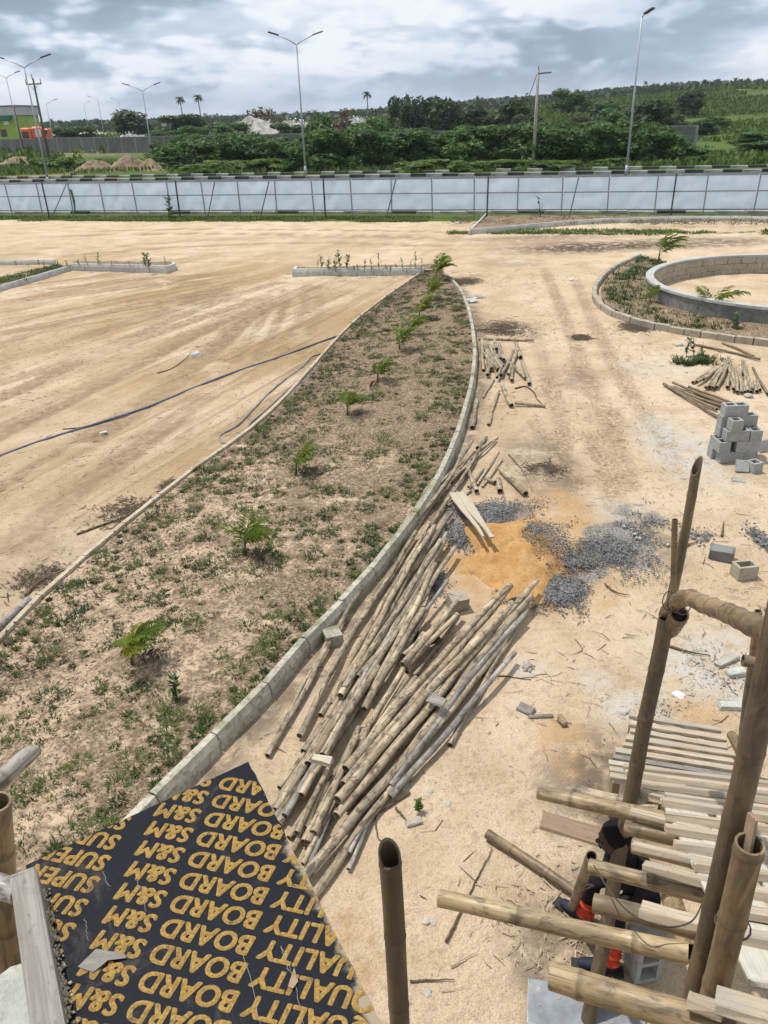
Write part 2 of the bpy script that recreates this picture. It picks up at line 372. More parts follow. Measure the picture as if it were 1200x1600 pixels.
def m_soil():
    b = NB('bed_soil'); g = b.n('ShaderNodeNewGeometry').outputs['Position']
    n1 = b.noise(g, 1.2, 5, .62, .4); n2 = b.noise(g, 5.5, 6, .7, .3); n3 = b.noise(g, 30, 4, .7); n4 = b.noise(g, 14, 5, .7, .5)
    c = b.mix(b.rng(n2, .33, .66), (.54, .405, .285), (.39, .285, .195))
    lit = b.attr('litter')
    k = b.math('ADD', b.math('MULTIPLY', n1, .55), b.math('MULTIPLY', n2, .45)); k = b.math('ADD', k, b.math('MULTIPLY', b.math('SUBTRACT', lit, .5), .38))
    c = b.mix(b.math('MULTIPLY', b.rng(k, .40, .55, 0, 1.0), b.rng(b.noise(g, 22, 6, .75, .4), .40, .56, .25, 1.0)), c, b.mix(b.rng(n4, .32, .68), (.085, .06, .04), (.27, .20, .13)))
    c = b.mix(b.rng(n4, .52, .60, 0, .75), c, (.115, .083, .055))
    c = b.mix(b.rng(n3, .50, .66, 0, .6), c, (.14, .105, .072))
    h = b.math('ADD', n2, b.math('MULTIPLY', n4, .6))
    return b.fin(c, .95, b.bump(h, .8, .05), .12)
def m_bamboo(name, cols, grey=.35, dark=.25):
    b = NB(name); r = b.rand(); 
    t = b.n('ShaderNodeTexCoord'); addv = b.n('ShaderNodeVectorMath', operation='ADD'); b.l(t.outputs['Object'], addv.inputs[0])
    cmb = b.n('ShaderNodeCombineXYZ'); b.l(b.math('MULTIPLY', r, 31.0), cmb.inputs[2]); b.l(b.math('MULTIPLY', r, 7.0), cmb.inputs[0]); b.l(cmb.outputs[0], addv.inputs[1])
    def mp(sc):
        q = b.n('ShaderNodeMapping'); b.l(addv.outputs[0], q.inputs[0]); q.inputs['Scale'].default_value = sc; return q.outputs[0]
    streak = b.noise(mp((1, 1, .05)), 46, 5, .65); fib = b.noise(mp((1, 1, .03)), 150, 3, .6); blot = b.noise(mp((1, 1, .35)), 9, 5, .65, .5); seg = b.noise(mp((.2, .2, 1)), 2.2, 2, .5)
    c = b.mix(b.rng(r, .0, 1, smooth=False), cols[0], cols[1])
    c = b.mix(b.rng(seg, .38, .64), c, cols[2])
    c = b.mix(b.rng(streak, .44, .66, 0, .6), c, b.mix(.5, cols[1], (.16, .11, .06)))
    c = b.mix(b.rng(blot, .46, .60, 0, .80), c, cols[3])
    blot2 = b.noise(mp((1.4, 1.4, .5)), 17, 5, .7, .6)
    c = b.mix(b.rng(blot2, .50, .62, 0, dark * 2.2), c, (.060, .046, .034))
    crack = b.noise(mp((1, 1, .012)), 30, 2, .5); c = b.mix(b.rng(b.math('ABSOLUTE', b.math('SUBTRACT', crack, .5)), .012, .0, 0, .75), c, (.05, .036, .024))
    c = b.mix(b.rng(fib, .5, .75, 0, .30), c, (.09, .065, .04))
    patch = b.noise(mp((.7, .7, .18)), 5, 6, .7, .8); c = b.mix(b.rng(patch, .56, .62, 0, .55), c, tuple(min(1, v_ * 1.35) for v_ in cols[2])); c = b.mix(b.rng(patch, .40, .34, 0, .6), c, tuple(v_ * .45 for v_ in cols[1]))
    ring = b.attr('ring'); c = b.mix(b.math('MULTIPLY', ring, .62), c, (.085, .06, .035))  # darkens the node rings, and paints shade inside the open ends
    h = b.math('ADD', b.math('MULTIPLY', streak, .6), b.math('MULTIPLY', fib, .4))
    return b.fin(c, b.rng(blot, .35, .65, .38, .72), b.bump(h, .35, .006), .4)
def m_timber(name, a, c2, dirt=(.30, .28, .25), amt=.5, axis=0):
    b = NB(name); r = b.rand(); t = b.n('ShaderNodeTexCoord'); addv = b.n('ShaderNodeVectorMath', operation='ADD'); b.l(t.outputs['Object'], addv.inputs[0])
    cmb = b.n('ShaderNodeCombineXYZ'); b.l(b.math('MULTIPLY', r, 23.0), cmb.inputs[0]); b.l(b.math('MULTIPLY', r, 5.0), cmb.inputs[1]); b.l(cmb.outputs[0], addv.inputs[1])
    def mp(sc):
        q = b.n('ShaderNodeMapping'); b.l(addv.outputs[0], q.inputs[0]); q.inputs['Scale'].default_value = sc; return q.outputs[0]
    sc = [1, 1, 1]; sc[axis] = .06
    gr = b.noise(mp(sc), 60, 5, .65, .6); bl = b.noise(mp((1, 1, 1)), 5, 5, .65, .3); sp = b.noise(mp((1, 1, 1)), 45, 4, .7)
    c = b.mix(b.rng(gr, .35, .66), a, c2); c = b.mix(b.rng(r, 0, 1, 0, .35), c, tuple(v * .62 for v in a))
    c = b.mix(b.rng(bl, .45, .68, 0, amt), c, dirt); c = b.mix(b.rng(sp, .58, .72, 0, .5), c, tuple(v * .35 for v in a))
    return b.fin(c, .85, b.bump(b.math('ADD', gr, b.math('MULTIPLY', sp, .5)), .4, .006), .2)
def m_concrete(name, a, c2, moss=0.0, stain=(.10, .095, .08), sc=1.0, kind='World'):
    b = NB(name); g = b.n('ShaderNodeNewGeometry').outputs['Position'] if kind == 'World' else b.co('Object')
    n1 = b.noise(g, 2.2 * sc, 5, .65, .4); n2 = b.noise(g, 14 * sc, 5, .7); n3 = b.noise(g, 70 * sc, 3, .7); r = b.rand()
    c = b.mix(b.rng(n1, .35, .65), a, c2); c = b.mix(b.rng(r, 0, 1, 0, .25), c, tuple(v * .7 for v in a))
    c = b.mix(b.rng(n2, .48, .66, 0, .65), c, stain); c = b.mix(b.rng(n3, .5, .75, 0, .3), c, tuple(v * .55 for v in a))
    if moss: 
        n4 = b.noise(g, 1.3 * sc, 4, .6, .5); c = b.mix(b.rng(n4, .5, .66, 0, moss), c, (.135, .135, .045))
    return b.fin(c, .92, b.bump(b.math('ADD', n2, b.math('MULTIPLY', n3, .4)), .5, .012), .2)
def m_leaf(name, a, c2, transl=.3, dry=0.0, tint=False, var=.5):
    b = NB(name); r = b.rand(); g = b.n('ShaderNodeNewGeometry').outputs['Position']; n = b.noise(g, .9, 3, .6)
    n2 = b.noise(g, 7.0, 2, .5)
    f = b.math('ADD', b.math('MULTIPLY', n, .6), b.math('MULTIPLY', n2, .4))
    if tint: f = b.attr('tint')
    c = b.mix(b.rng(f, .25, .75), a, c2); c = b.mix(b.rng(r, 0, 1, 0, var), c, tuple(v * .6 for v in a))
    if dry: c = b.mix(b.rng(n2, .55, .7, 0, dry), c, (.21, .15, .07))
    return b.fin(c, .55, None, .3, transl=transl)

m_ground(); m_soil()
m_bamboo('bamboo_pale', ((.43, .345, .215), (.33, .255, .15), (.52, .425, .285), (.27, .22, .16)), .10, .38)
m_bamboo('bamboo_black', ((.060, .043, .028), (.044, .032, .022), (.085, .062, .04), (.085, .072, .056)), .75, .40)
m_bamboo('bamboo_tan', ((.34, .25, .135), (.27, .19, .10), (.40, .305, .17), (.20, .15, .092)), .2, .30)
m_bamboo('bamboo_weathered', ((.36, .285, .185), (.23, .178, .115), (.45, .365, .25), (.22, .19, .15)), .3, .42)
m_bamboo('bamboo_grey', ((.30, .275, .245), (.22, .20, .18), (.40, .37, .33), (.17, .16, .155)), .2, .32)
m_bamboo('bamboo_dark', ((.105, .073, .042), (.075, .053, .031), (.14, .10, .058), (.085, .068, .047)), .75, .38)
m_bamboo('bamboo_brown', ((.195, .135, .072), (.15, .102, .055), (.25, .18, .10), (.13, .10, .065)), .6, .28)
m_timber('timber_cleat', (.38, .31, .225), (.53, .445, .335), (.34, .325, .29), .75)
m_timber('timber_board', (.50, .465, .40), (.62, .585, .51), (.40, .385, .35), .65)
m_timber('timber_grey', (.225, .205, .185), (.33, .305, .275), (.15, .135, .12), .6)
m_timber('timber_pale', (.44, .38, .29), (.55, .485, .38), (.45, .40, .33), .35)
m_timber('timber_brown', (.27, .19, .125), (.36, .27, .185), (.18, .135, .10), .5)
m_concrete('kerb_concrete', (.34, .315, .25), (.50, .475, .39), .75, (.12, .105, .075), 1.3)
m_concrete('kerb_clean', (.46, .46, .44), (.56, .56, .53), .1, (.26, .25, .23))
m_concrete('edging', (.45, .37, .27), (.52, .44, .33), .3, (.24, .19, .14))
m_concrete('block_grey', (.325, .325, .315), (.375, .375, .365), 0, (.22, .225, .22), 1.5)
m_concrete('block_dirty', (.30, .285, .26), (.42, .39, .34), .2, (.15, .14, .125))
m_concrete('block_tan', (.36, .32, .255), (.43, .385, .31), .2, (.21, .18, .13))
m_concrete('render_grey', (.15, .15, .147), (.27, .27, .262), .3, (.10, .10, .095), .6)
m_concrete('coping', (.42, .42, .40), (.50, .50, .48), 0, (.28, .275, .26))
m_concrete('wall_grey', (.14, .145, .15), (.20, .20, .20), .25, (.07, .07, .07), .25)
m_concrete('wall_pier', (.26, .26, .255), (.33, .33, .32), .1, (.15, .15, .14), .3)
m_concrete('rubble', (.36, .33, .28), (.50, .475, .42), 0, (.30, .28, .25))
m_concrete('mortar_white', (.40, .41, .37), (.54, .55, .50), 0, (.27, .27, .24), 2.0)
m_concrete('gravel', (.105, .105, .108), (.33, .325, .315), 0, (.045, .045, .048), 9.0)
m_concrete('heap_sand', (.42, .225, .08), (.54, .335, .145), 0, (.26, .155, .075), 1.6)
m_plain('asphalt', (.085, .085, .087), .9, .2, 3.0, .2, bump=.3, kind='Object')
m_plain('kerb_white', (.34, .335, .315), .8, .4, 1.6, kind='Object'); m_plain('kerb_black', (.05, .052, .056), .8, .5, 1.4)
m_sheet(); m_plain('galvanised', (.22, .23, .245), .5, .2, 6, .5); m_plain('dark_steel', (.045, .047, .05), .5, .3, 6, .4)
m_plain('lamp_steel', (.40, .42, .44), .45, .12, 2, .5, .3); m_plain('lamp_head', (.10, .105, .11), .45, .1, 4, .4); m_plain('pole_wood', (.115, .098, .080), .9, .3, 4); m_plain('pole_concrete', (.36, .32, .27), .9, .2, 2)
m_plain('paint_green', (.30, .44, .075), .8, .12, .4); m_plain('paint_green_dark', (.03, .15, .085), .6, .1, 2); m_plain('paint_pale', (.46, .47, .48), .8, .1, .5); m_plain('window_dark', (.02, .025, .028), .15, .2, 2, .6)
m_plain('truck_orange', (.62, .13, .045), .5, .15, 1.5, .4); m_plain('truck_white', (.62, .64, .66), .5, .1, 2); m_plain('rubber', (.02, .02, .02), .8, .2, 8)
m_plain('hose_blue', (.10, .115, .165), .5, .25, 10, .4); m_plain('hose_grey', (.20, .20, .215), .55, .25, 10, .4); m_plain('wire', (.05, .04, .035), .5, .2, 10, .5)
m_plain('twig', (.115, .080, .050), .9, .4, 20); m_plain('twig_pale', (.42, .33, .22), .85, .2, 20); m_plain('bark_dark', (.07, .05, .035), .95, .4, 14, bump=.5)
m_plain('trash_white', (.62, .62, .60), .7, .12, 6); m_plain('trash_pile', (.33, .315, .29), .9, .4, .8); m_plain('earth_brown', (.235, .175, .115), .95, .25, 1.2, bump=.4)
m_plain('cloth_black', (.016, .016, .019), .9, .5, 16, .15, bump=1.0); m_plain('cloth_red', (.56, .065, .030), .85, .25, 26, .2, bump=.5); m_plain('shoe_blue', (.014, .020, .036), .7, .3, 20, .3); m_plain('sole', (.03, .03, .03), .8, .1, 10); m_plain('skin', (.035, .020, .014), .55, .15, 14, .4); m_plain('hair', (.008, .007, .006), .9, .2, 40, .2)
m_concrete('crumb', (.50, .42, .28), (.60, .52, .37), 0, (.40, .33, .22), 8.0)
m_plain('tin_sheet', (.27, .29, .32), .38, .25, 5, .5, .5)
m_leaf('leaf_shrub', (.042, .10, .026), (.125, .225, .05), .4, var=.55); m_leaf('leaf_bright', (.085, .16, .028), (.17, .26, .045), .4, var=.3); m_leaf('leaf_dark', (.046, .082, .038), (.095, .14, .055), .35, var=.45); m_leaf('leaf_brown', (.085, .065, .032), (.165, .12, .055), .2)
m_leaf('leaf_far', (.034, .062, .034), (.066, .10, .048), .3, var=0); m_leaf('palm_leaf', (.10, .17, .025), (.23, .30, .05), .45, var=.3); m_leaf('palm_yellow', (.20, .24, .03), (.34, .33, .05), .35); m_leaf('palm_dry', (.10, .062, .05), (.18, .115, .085), .2)
m_leaf('grass_tuft', (.024, .056, .011), (.105, .145, .03), .25, tint=True, var=0); m_leaf('grass_dry', (.10, .07, .04), (.30, .23, .14), .15, tint=True, var=0); m_leaf('weed', (.045, .095, .018), (.14, .19, .04), .3, tint=True, var=0)
def mt(n): return MATS[n]

# ================================================================== SETTING
FA, FB = G(0, 340), G(1200, 341)
FU = (FB - FA).normalized(); FN = Vector((-FU.y, FU.x, 0))          # along the fence; away from the camera
if FN.y < 0: FN = -FN
def fs(x, y): return (x - FA.x) * FN.x + (y - FA.y) * FN.y          # metres behind the fence line
ROAD_FAR = fs(*G(600, 277).xy)
WALL_A, WALL_B = G(40, 241), G(1100, 236)
def hill(x, y):
    h = sstep(115, 390, y) * (2.0 + 8.0 * sstep(-60, 210, x)) + 2.0 * sstep(430, 900, y)
    return h + (fbm(x * .02 + 40, y * .02 + 40, 5) - .5) * 3.0 * sstep(130, 260, y)
RING_C, RING_R, RING_H = Vector((12.5, 23.31, 0)), 4.34, 0.62
KERB_PX = [(250, 1275), (330, 1192), (420, 1100), (497, 1007), (562, 940), (626, 860), (681, 780), (717, 700), (740, 620), (746, 560), (738, 500), (722, 460), (700, 436)]
KR = [G(*p) for p in KERB_PX]; KR = [KR[0] + (KR[0] - KR[1]).normalized() * 1.6] + KR
BL = [Vector((-4.35, 3.4, 0)), Vector((-4.52, 5.2, 0))] + [G(*p) for p in ((0, 1010), (130, 882), (300, 742), (430, 642), (560, 501), (664, 424))]

# ---- ground sheet
xs = np.concatenate([-np.geomspace(3800, 34, 30), np.arange(-32, -16, .6), np.arange(-16, 16.5, .1), np.arange(17, 33, .6), np.geomspace(34, 3800, 30)])
ys = np.concatenate([np.array([-600, -120, -40, -15]), np.arange(-6, 2.4, .6), np.arange(2.6, 15, .085), np.arange(15, 34, .13), np.arange(34, 62, .45), np.arange(62, 420, 4.5), np.geomspace(425, 4200, 22)])
X, Y = np.meshgrid(xs, ys)
near = (Y < 62) & (np.abs(X) < 33)
Z = hill(X, Y)
amp = sstep(60, 45, Y) * sstep(33, 20, np.abs(X))
Z = Z + amp * ((fbm(X * .35, Y * .35, 3) - .5) * .05 + (fbm(X * 2.2, Y * 2.2, 9) - .5) * .045)
RUTS = [[G(*p) for p in l] for l in (
    [(850, 420), (872, 470), (890, 520), (915, 580), (945, 650), (985, 760)], [(900, 440), (925, 500), (960, 570), (1010, 650), (1050, 720)],
    [(835, 520), (850, 570), (865, 625), (880, 680), (870, 740)], [(895, 560), (930, 620), (965, 660)],
    [(835, 660), (862, 700), (900, 760)], [(920, 680), (950, 730), (960, 790)])]
rut = np.zeros_like(X)
for r_ in RUTS:
    d = pldist(X, Y, [(p.x, p.y) for p in r_]); rut = np.maximum(rut, sstep(.26, .10, d))
rut *= .35 + .65 * fbm(X * 1.2, Y * 1.2, 31)
Z = Z - rut * .022
track = np.zeros_like(X); rt_ = random.Random(12)
for pts_, offs in (([(-40, 705), (60, 655), (160, 605), (260, 550), (350, 505), (430, 470), (500, 448)], (0, .22, .46, 1.7, 1.95)), ([(-40, 610), (60, 583), (160, 552), (260, 518), (340, 490), (420, 465)], (0, .25, 1.65, 1.9, 2.1)),
        ([(150, 690), (240, 630), (310, 575), (360, 530), (400, 495), (450, 468)], (0, .22, .4)), ([(-40, 560), (60, 520), (160, 492), (260, 470), (360, 452)], (0, .3, 1.7)), ([(40, 470), (140, 458), (240, 447), (320, 442)], (0, .25, .5, 1.6, 1.9)),
        ([(470, 560), (490, 510), (500, 475), (495, 450)], (0, .5, 1.1, 1.6)), ([(100, 400), (300, 385), (500, 380), (700, 384), (900, 378)], (0, .3, 1.8, 2.1)), ([(0, 372), (250, 366), (500, 368), (720, 372)], (0, .4, 1.9)), ([(20, 860), (130, 770), (240, 690), (330, 620)], (0, .25, 1.5))):
    P0 = spline([G(*p) for p in pts_], 24)
    for o_ in offs:
        w_ = []
        for k, p in enumerate(P0):
            d_ = (P0[min(k + 1, 23)] - P0[max(k - 1, 0)]).normalized(); w_.append((p.x - d_.y * o_ + rt_.uniform(-.03, .03), p.y + d_.x * o_ + rt_.uniform(-.03, .03)))
        track = np.maximum(track, sstep(.22, .07, pldist(X, Y, w_)) * rt_.uniform(.55, 1.0))
track *= np.clip(2.4 * fbm(X * .22 + 5, Y * .22, 131) - .35, .15, 1)
Z = Z - track * .016
def blob(px, py, rx, ry, soft=.5, z=0):
    c = G(px, py, z); ex = abs(G(px + rx, py).x - c.x) + 1e-6; ey = abs(G(px, py - ry).y - c.y) + 1e-6
    return sstep(1 + soft, 1 - soft, np.hypot((X - c.x) / ex, (Y - c.y) / ey))
def blobs(l):
    a = np.zeros_like(X)
    for q in l: a = np.maximum(a, blob(*q[:4]) * (q[4] if len(q) > 4 else 1))
    return a
cement = blobs([(1060, 700, 55, 48, .9), (1105, 1050, 85, 55, 1), (1130, 1010, 60, 30, .8), (1030, 575, 60, 16, .5), (930, 1065, 25, 18, .7), (1000, 1110, 60, 30, .8), (825, 1045, 28, 16, .6), (960, 800, 60, 25, .45)])
orange = blobs([(805, 866, 130, 66, 1), (880, 1160, 40, 45, .6), (1090, 1110, 60, 25, .6), (555, 1480, 40, 60, .6), (880, 800, 50, 36, .8), (930, 930, 70, 25, .5)])
grit = blobs([(770, 812, 70, 24, 1), (712, 830, 22, 30, .9), (965, 850, 58, 38, .95), (865, 922, 56, 24, 1), (905, 885, 50, 26, .8), (680, 900, 22, 36, .7), (1000, 805, 50, 24, .55), (1190, 845, 18, 28, .7), (1090, 838, 30, 14, .5), (1110, 1050, 60, 40, .25)])
dark_ground = blobs([(930, 386, 150, 9, 1), (1060, 380, 170, 8, .9), (850, 372, 120, 5, .6), (800, 410, 50, 8, .4), (720, 440, 30, 6, .8), (790, 512, 40, 10, .8), (965, 482, 18, 5, .9), (995, 510, 26, 8, .6), (908, 528, 12, 4, 1), (900, 1240, 70, 70, .6), (870, 1490, 80, 90, .75), (950, 1240, 70, 100, .9), (960, 1420, 80, 80, .7), (850, 730, 60, 50, .6), (80, 880, 100, 60, .25), (900, 590, 40, 20, .4), (1010, 840, 60, 40, .5)])  # damp and dirt patches, plus darker ground around the scaffold
dark_ground = np.maximum(dark_ground, .8 * sstep(.30, .0, pldist(X, Y, [(p.x + .12, p.y) for p in KR])))  # ground gets darker towards the foot of the long kerb
yard = sstep(3.2, 1.5, X - (Y - 12) * .14) * sstep(9, 13, Y) * sstep(44, 36, Y) * np.clip(.25 + 1.5 * (fbm(X * .13, Y * .13, 71) - .25), 0.1, 1.1)
yard = np.where(X > 0 + (Y - 22) * .25, yard * .4, yard)
turn = sstep(20, 27, Y - X * .25) * sstep(-2, -6, X); cross = sstep(31, 35, Y)
S = (X - FA.x) * FN.x + (Y - FA.y) * FN.y
veg = sstep(-1.9, -.9, S + (fbm(X * .3, Y * .3, 21) - .5) * 1.6) * sstep(9, 5, X - 2 + 0 * Y) + sstep(-.6, .2, S)
veg = np.maximum(veg, sstep(1.0, .3, np.abs(S + 5.2) ) * sstep(9, 13, X) * .52)
veg = np.clip(veg, 0, 1)
bare = np.clip(sstep(.48, .62, fbm(X * .07 + 3, Y * .07, 55)) * sstep(ROAD_FAR + 30, ROAD_FAR + 4, S) * sstep(10, -20, X) + sstep(130, 190, Y) * sstep(20, -40, X) * sstep(420, 300, Y) * .9 * sstep(.42, .58, fbm(X * .03, Y * .03, 77)), 0, 1)
ny, nx = X.shape
idx = np.arange(ny * nx).reshape(ny, nx)
q = np.stack([idx[:-1, :-1], idx[:-1, 1:], idx[1:, 1:], idx[1:, :-1]], -1).reshape(-1, 4)
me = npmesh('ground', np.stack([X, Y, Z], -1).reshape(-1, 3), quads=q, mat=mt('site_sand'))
for nme, arr in (('yard', yard), ('rut', rut), ('cement', cement), ('orange', orange), ('dark_ground', dark_ground), ('veg', veg), ('bare', bare), ('turn', turn), ('grit', grit), ('track', track), ('cross', cross)):
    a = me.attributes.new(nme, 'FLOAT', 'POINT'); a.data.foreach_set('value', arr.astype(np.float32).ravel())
me.shade_smooth()
tag(obj('ground', me), kind='structure')

# ---- road behind the fence
def strip(name, s0, s1, z, mat, t0=-160, t1=120, n=2):
    a = [FA + FU * t + FN * s for t in (t0, t1) for s in (s0, s1)]
    me = mesh(name, [(p.x, p.y, z) for p in a], [(0, 2, 3, 1)], mt(mat)); return tag(obj(name, me), kind='structure')
strip('road', 2.6, ROAD_FAR - .2, .02, 'asphalt'); 

# ---- painted road kerbs: every stone its own piece
kstone = {}
for key, m_ in (('w', 'kerb_white'), ('b', 'kerb_black')):
    for k in range(2):
        v, f = boxdata(1.46, .28, .34, .05, .02, .13); kstone[key, k] = mesh('kerb_stone', v, f, mt(m_))
def road_kerb(label, s, t0, t1, phase, h=1.0):
    n = int((t1 - t0) / 1.5); p0 = FA + FU * t0 + FN * s
    r = thing('road_kerb', label, 'kerb', p0)
    ang = math.atan2(FU.y, FU.x)
    for i in range(n):
        p = p0 + FU * (i * 1.5); o = obj('kerb_stone', kstone['wb'[(i + phase) % 2 if s > 5 else (i % 5 == 2)], i % 2], r, (p.x, p.y, random.uniform(-.03, .02)), rz=ang + random.uniform(-.012, .012))
        o.scale = (1, 1, h * random.uniform(.94, 1.04))
def tspan(s, pad=3):
    """stretch of a line parallel to the fence that the picture can see"""
    out = []
    for px in (-30, 1230):
        d = ray(px, 280); num = s - fs(0, 0); t = num / (d.x * FN.x + d.y * FN.y); p = CAM + d * t
        out.append((p.x - FA.x) * FU.x + (p.y - FA.y) * FU.y)
    return min(out) - pad, max(out) + pad
a, b_ = tspan(ROAD_FAR); road_kerb('black and white painted kerb along the far side of the road, nearer row', ROAD_FAR, a, b_, 0, .9)
a, b_ = tspan(ROAD_FAR + 5.5); road_kerb('black and white painted kerb farther back, low row at the grass edge', ROAD_FAR + 5.5, a, b_, 1, .8)
a, b_ = tspan(2.2); road_kerb('black and white painted kerb showing under the hem of the white sheet fence', 2.2, a, b_, 0, .5)

# ---- compound wall far behind: panels between piers
wd = (WALL_B - WALL_A); wl_ = wd.length; wu = wd.normalized(); wang = math.atan2(wu.y, wu.x)
dr_ = ray(1172, 220); tq = (WALL_A.x * dr_.y - WALL_A.y * dr_.x) / (wu.y * dr_.x - wu.x * dr_.y); wa, wb = -40.0, tq
wr = thing('compound_wall', 'long grey block compound wall behind the roadside thicket', 'wall', WALL_A + wu * wa)
v, f = boxdata(3.94, .16, 2.9, .0, 0, 1.4); wp = mesh('wall_panel', v, f, mt('wall_grey')); v, f = boxdata(.24, .24, 3.05, .0, 0, 1.45); wpi = mesh('pier', v, f, mt('wall_pier'))
v, f = boxdata(4.2, .22, .09, 0, 0, 2.9); wcp = mesh('wall_coping', v, f, mt('wall_pier'))
for i in range(int((wb - wa) / 4.2)):
    p = WALL_A + wu * (wa + i * 4.2); z = float(hill(np.array([p.x]), np.array([p.y]))[0]) - .1
    obj('wall_panel', wp, wr, (p.x, p.y, z), rz=wang); p2 = p + wu * 2.1; obj('pier', wpi, wr, (p2.x, p2.y, z + random.uniform(-.05, .05)), rz=wang)
    obj('wall_coping', wcp, wr, (p.x, p.y, z), rz=wang)

# ---- sloping kerb helper: each stone a piece
def kerb_line(label, pts, width, height, mat, blen=.9, side=-1, name='kerb', closed=False, ch=.035, z0=0.0, gap=.012, jit=.006, cat='kerb'):
    P = spline(pts, 400) if len(pts) > 2 else spline(pts, 60)
    cum = [0]
    for a, b in zip(P[:-1], P[1:]): cum.append(cum[-1] + (b - a).length)
    tot = cum[-1]; n = max(1, round(tot / blen)); 
    at = lambda s: Vector((np.interp(s, cum, [p.x for p in P]), np.interp(s, cum, [p.y for p in P]), 0))
    root = thing(name, label, cat, (P[0].x, P[0].y, 0))
    for i in range(n):
        a, b = at(i * tot / n + gap / 2), at((i + 1) * tot / n - gap / 2); d = (b - a).normalized(); nn = Vector((-d.y, d.x, 0)) * (-side)
        prof = [(0.0, -.08), (0.0, height * .62), (ch, height), (width - ch * .3, height), (width, height - ch * .3), (width, -.08)]
        dz0, dz1 = random.uniform(-jit, jit), random.uniform(-jit, jit); sh = random.uniform(-jit, jit)
        va = [a + nn * (o_ + sh) + Vector((0, 0, z0 + h_ + (dz0 if h_ > 0 else 0))) for o_, h_ in prof]; vb = [b + nn * (o_ + sh) + Vector((0, 0, z0 + h_ + (dz1 if h_ > 0 else 0))) for o_, h_ in prof]
        mid = (a + b) / 2; mid.z = z0
        m6 = len(prof); f = [(k, k + 1, m6 + k + 1, m6 + k) for k in range(m6 - 1)] + [(m6 - 1, 0, m6, 2 * m6 - 1), tuple(range(m6 - 1, -1, -1)), tuple(range(m6, 2 * m6))]
        if side < 0: f = [t[::-1] for t in f]
        obj('kerb_stone', mesh('kerb_stone', [p - mid for p in va + vb], f, mt(mat)), root, mid)
    return root
kerb_line('curved pale concrete kerb along the right edge of the long planted bed', KR, .115, .20, 'kerb_concrete', .82, side=-1)
er = kerb_line('thin sandy concrete edging flush along the left of the long planted bed', BL, .075, .075, 'edging', 1.0, side=-1, name='edging', ch=.008, jit=.004)

# ---- long planted bed: soil sheet between edging and kerb
def sample(pts, n): 
    P = spline(pts, 300); cum = np.concatenate([[0], np.cumsum([(b - a).length for a, b in zip(P[:-1], P[1:])])]); s = np.linspace(0, cum[-1], n)
    return np.interp(s, cum, [p.x for p in P]), np.interp(s, cum, [p.y for p in P])
NB_, MB_ = 420, 64
BLX, BLY = sample(BL, NB_); BRX, BRY = sample(KR, NB_)
yy = np.linspace(3.3, 29.6, NB_) ** 1.0
ord1, ord2 = np.argsort(BLY), np.argsort(BRY); LXY = lambda y: np.interp(y, BLY[ord1], BLX[ord1]); RXY = lambda y: np.interp(y, BRY[ord2], BRX[ord2]) - .10
tt = np.linspace(0, 1, MB_)[None, :]; BY = yy[:, None] + 0 * tt; BX = (LXY(yy) + .02)[:, None] * (1 - tt) + RXY(yy)[:, None] * tt
BZ = .035 + .09 * tt + (fbm(BX * 1.1, BY * 1.1, 41) - .5) * .05 * np.sin(np.pi * tt) + (fbm(BX * 5, BY * 5, 43, 3) - .5) * .045 + .02 * np.sin(np.pi * tt)
idb = np.arange(NB_ * MB_).reshape(NB_, MB_); qb = np.stack([idb[:-1, :-1], idb[:-1, 1:], idb[1:, 1:], idb[1:, :-1]], -1).reshape(-1, 4)
me = npmesh('planting_bed', np.stack([BX, BY, BZ], -1).reshape(-1, 3), quads=qb, mat=mt('bed_soil'))
LIT = np.clip(.44 + .56 * sstep(9, 19, BY) + .25 * (tt - .5), 0, 1); a = me.attributes.new('litter', 'FLOAT', 'POINT'); a.data.foreach_set('value', LIT.astype(np.float32).ravel())
me.shade_smooth(); tag(obj('planting_bed', me), kind='structure')
def bedz(x, y):
    l, r = LXY(y), RXY(y); t = np.clip((x - l) / (r - l), 0, 1); return .045 + .09 * t
# ---- small beds: mid planter, left planter, fence-side bed, ring bed
def soil_patch(name, poly, z, mat='bed_soil', lit=.6, res=.25, bumpy=.05, crown=.0):
    poly = [Vector((p[0], p[1], 0)) for p in poly]; bm = bmesh.new(); bm.faces.new([bm.verts.new((p.x, p.y, 0)) for p in poly])
    bmesh.ops.triangulate(bm, faces=bm.faces[:]); 
    for _ in range(5):
        lg = [e_ for e_ in bm.edges if e_.calc_length() > res * 2]
        if not lg: break
        bmesh.ops.subdivide_edges(bm, edges=lg, cuts=1); bmesh.ops.triangulate(bm, faces=bm.faces[:])
    for v_ in bm.verts: v_.co.z = z + random.uniform(-.5, .5) * bumpy
    me = bpy.data.meshes.new(name); bm.to_mesh(me); bm.free(); me.materials.append(mt(mat)); me.shade_smooth()
    a = me.attributes.new('litter', 'FLOAT', 'POINT'); a.data.foreach_set('value', [lit] * len(me.vertices))
    return tag(obj(name, me), kind='structure')
# mid planter (end of the long bed)
m0, m1 = G(457, 432), G(662, 430); back = Vector((.02, .75, 0))
kerb_line('low pale kerb along the front of the small planter at the top of the bed', [m0, m1], .15, .26, 'kerb_clean', .62, side=-1, name='planter_kerb')
kerb_line('left end kerb of the small planter at the top of the bed', [m0 + back, m0 + V(0, .01, 0)], .14, .25, 'kerb_clean', .7, side=-1, name='planter_kerb')
soil_patch('planter_soil', [m0 + V(.1, .12, 0), m1 + V(.3, .12, 0), m1 + back * 1.4 + V(.6, 0, 0), m0 + back + V(.1, 0, 0)], .20, lit=.9, res=.2)
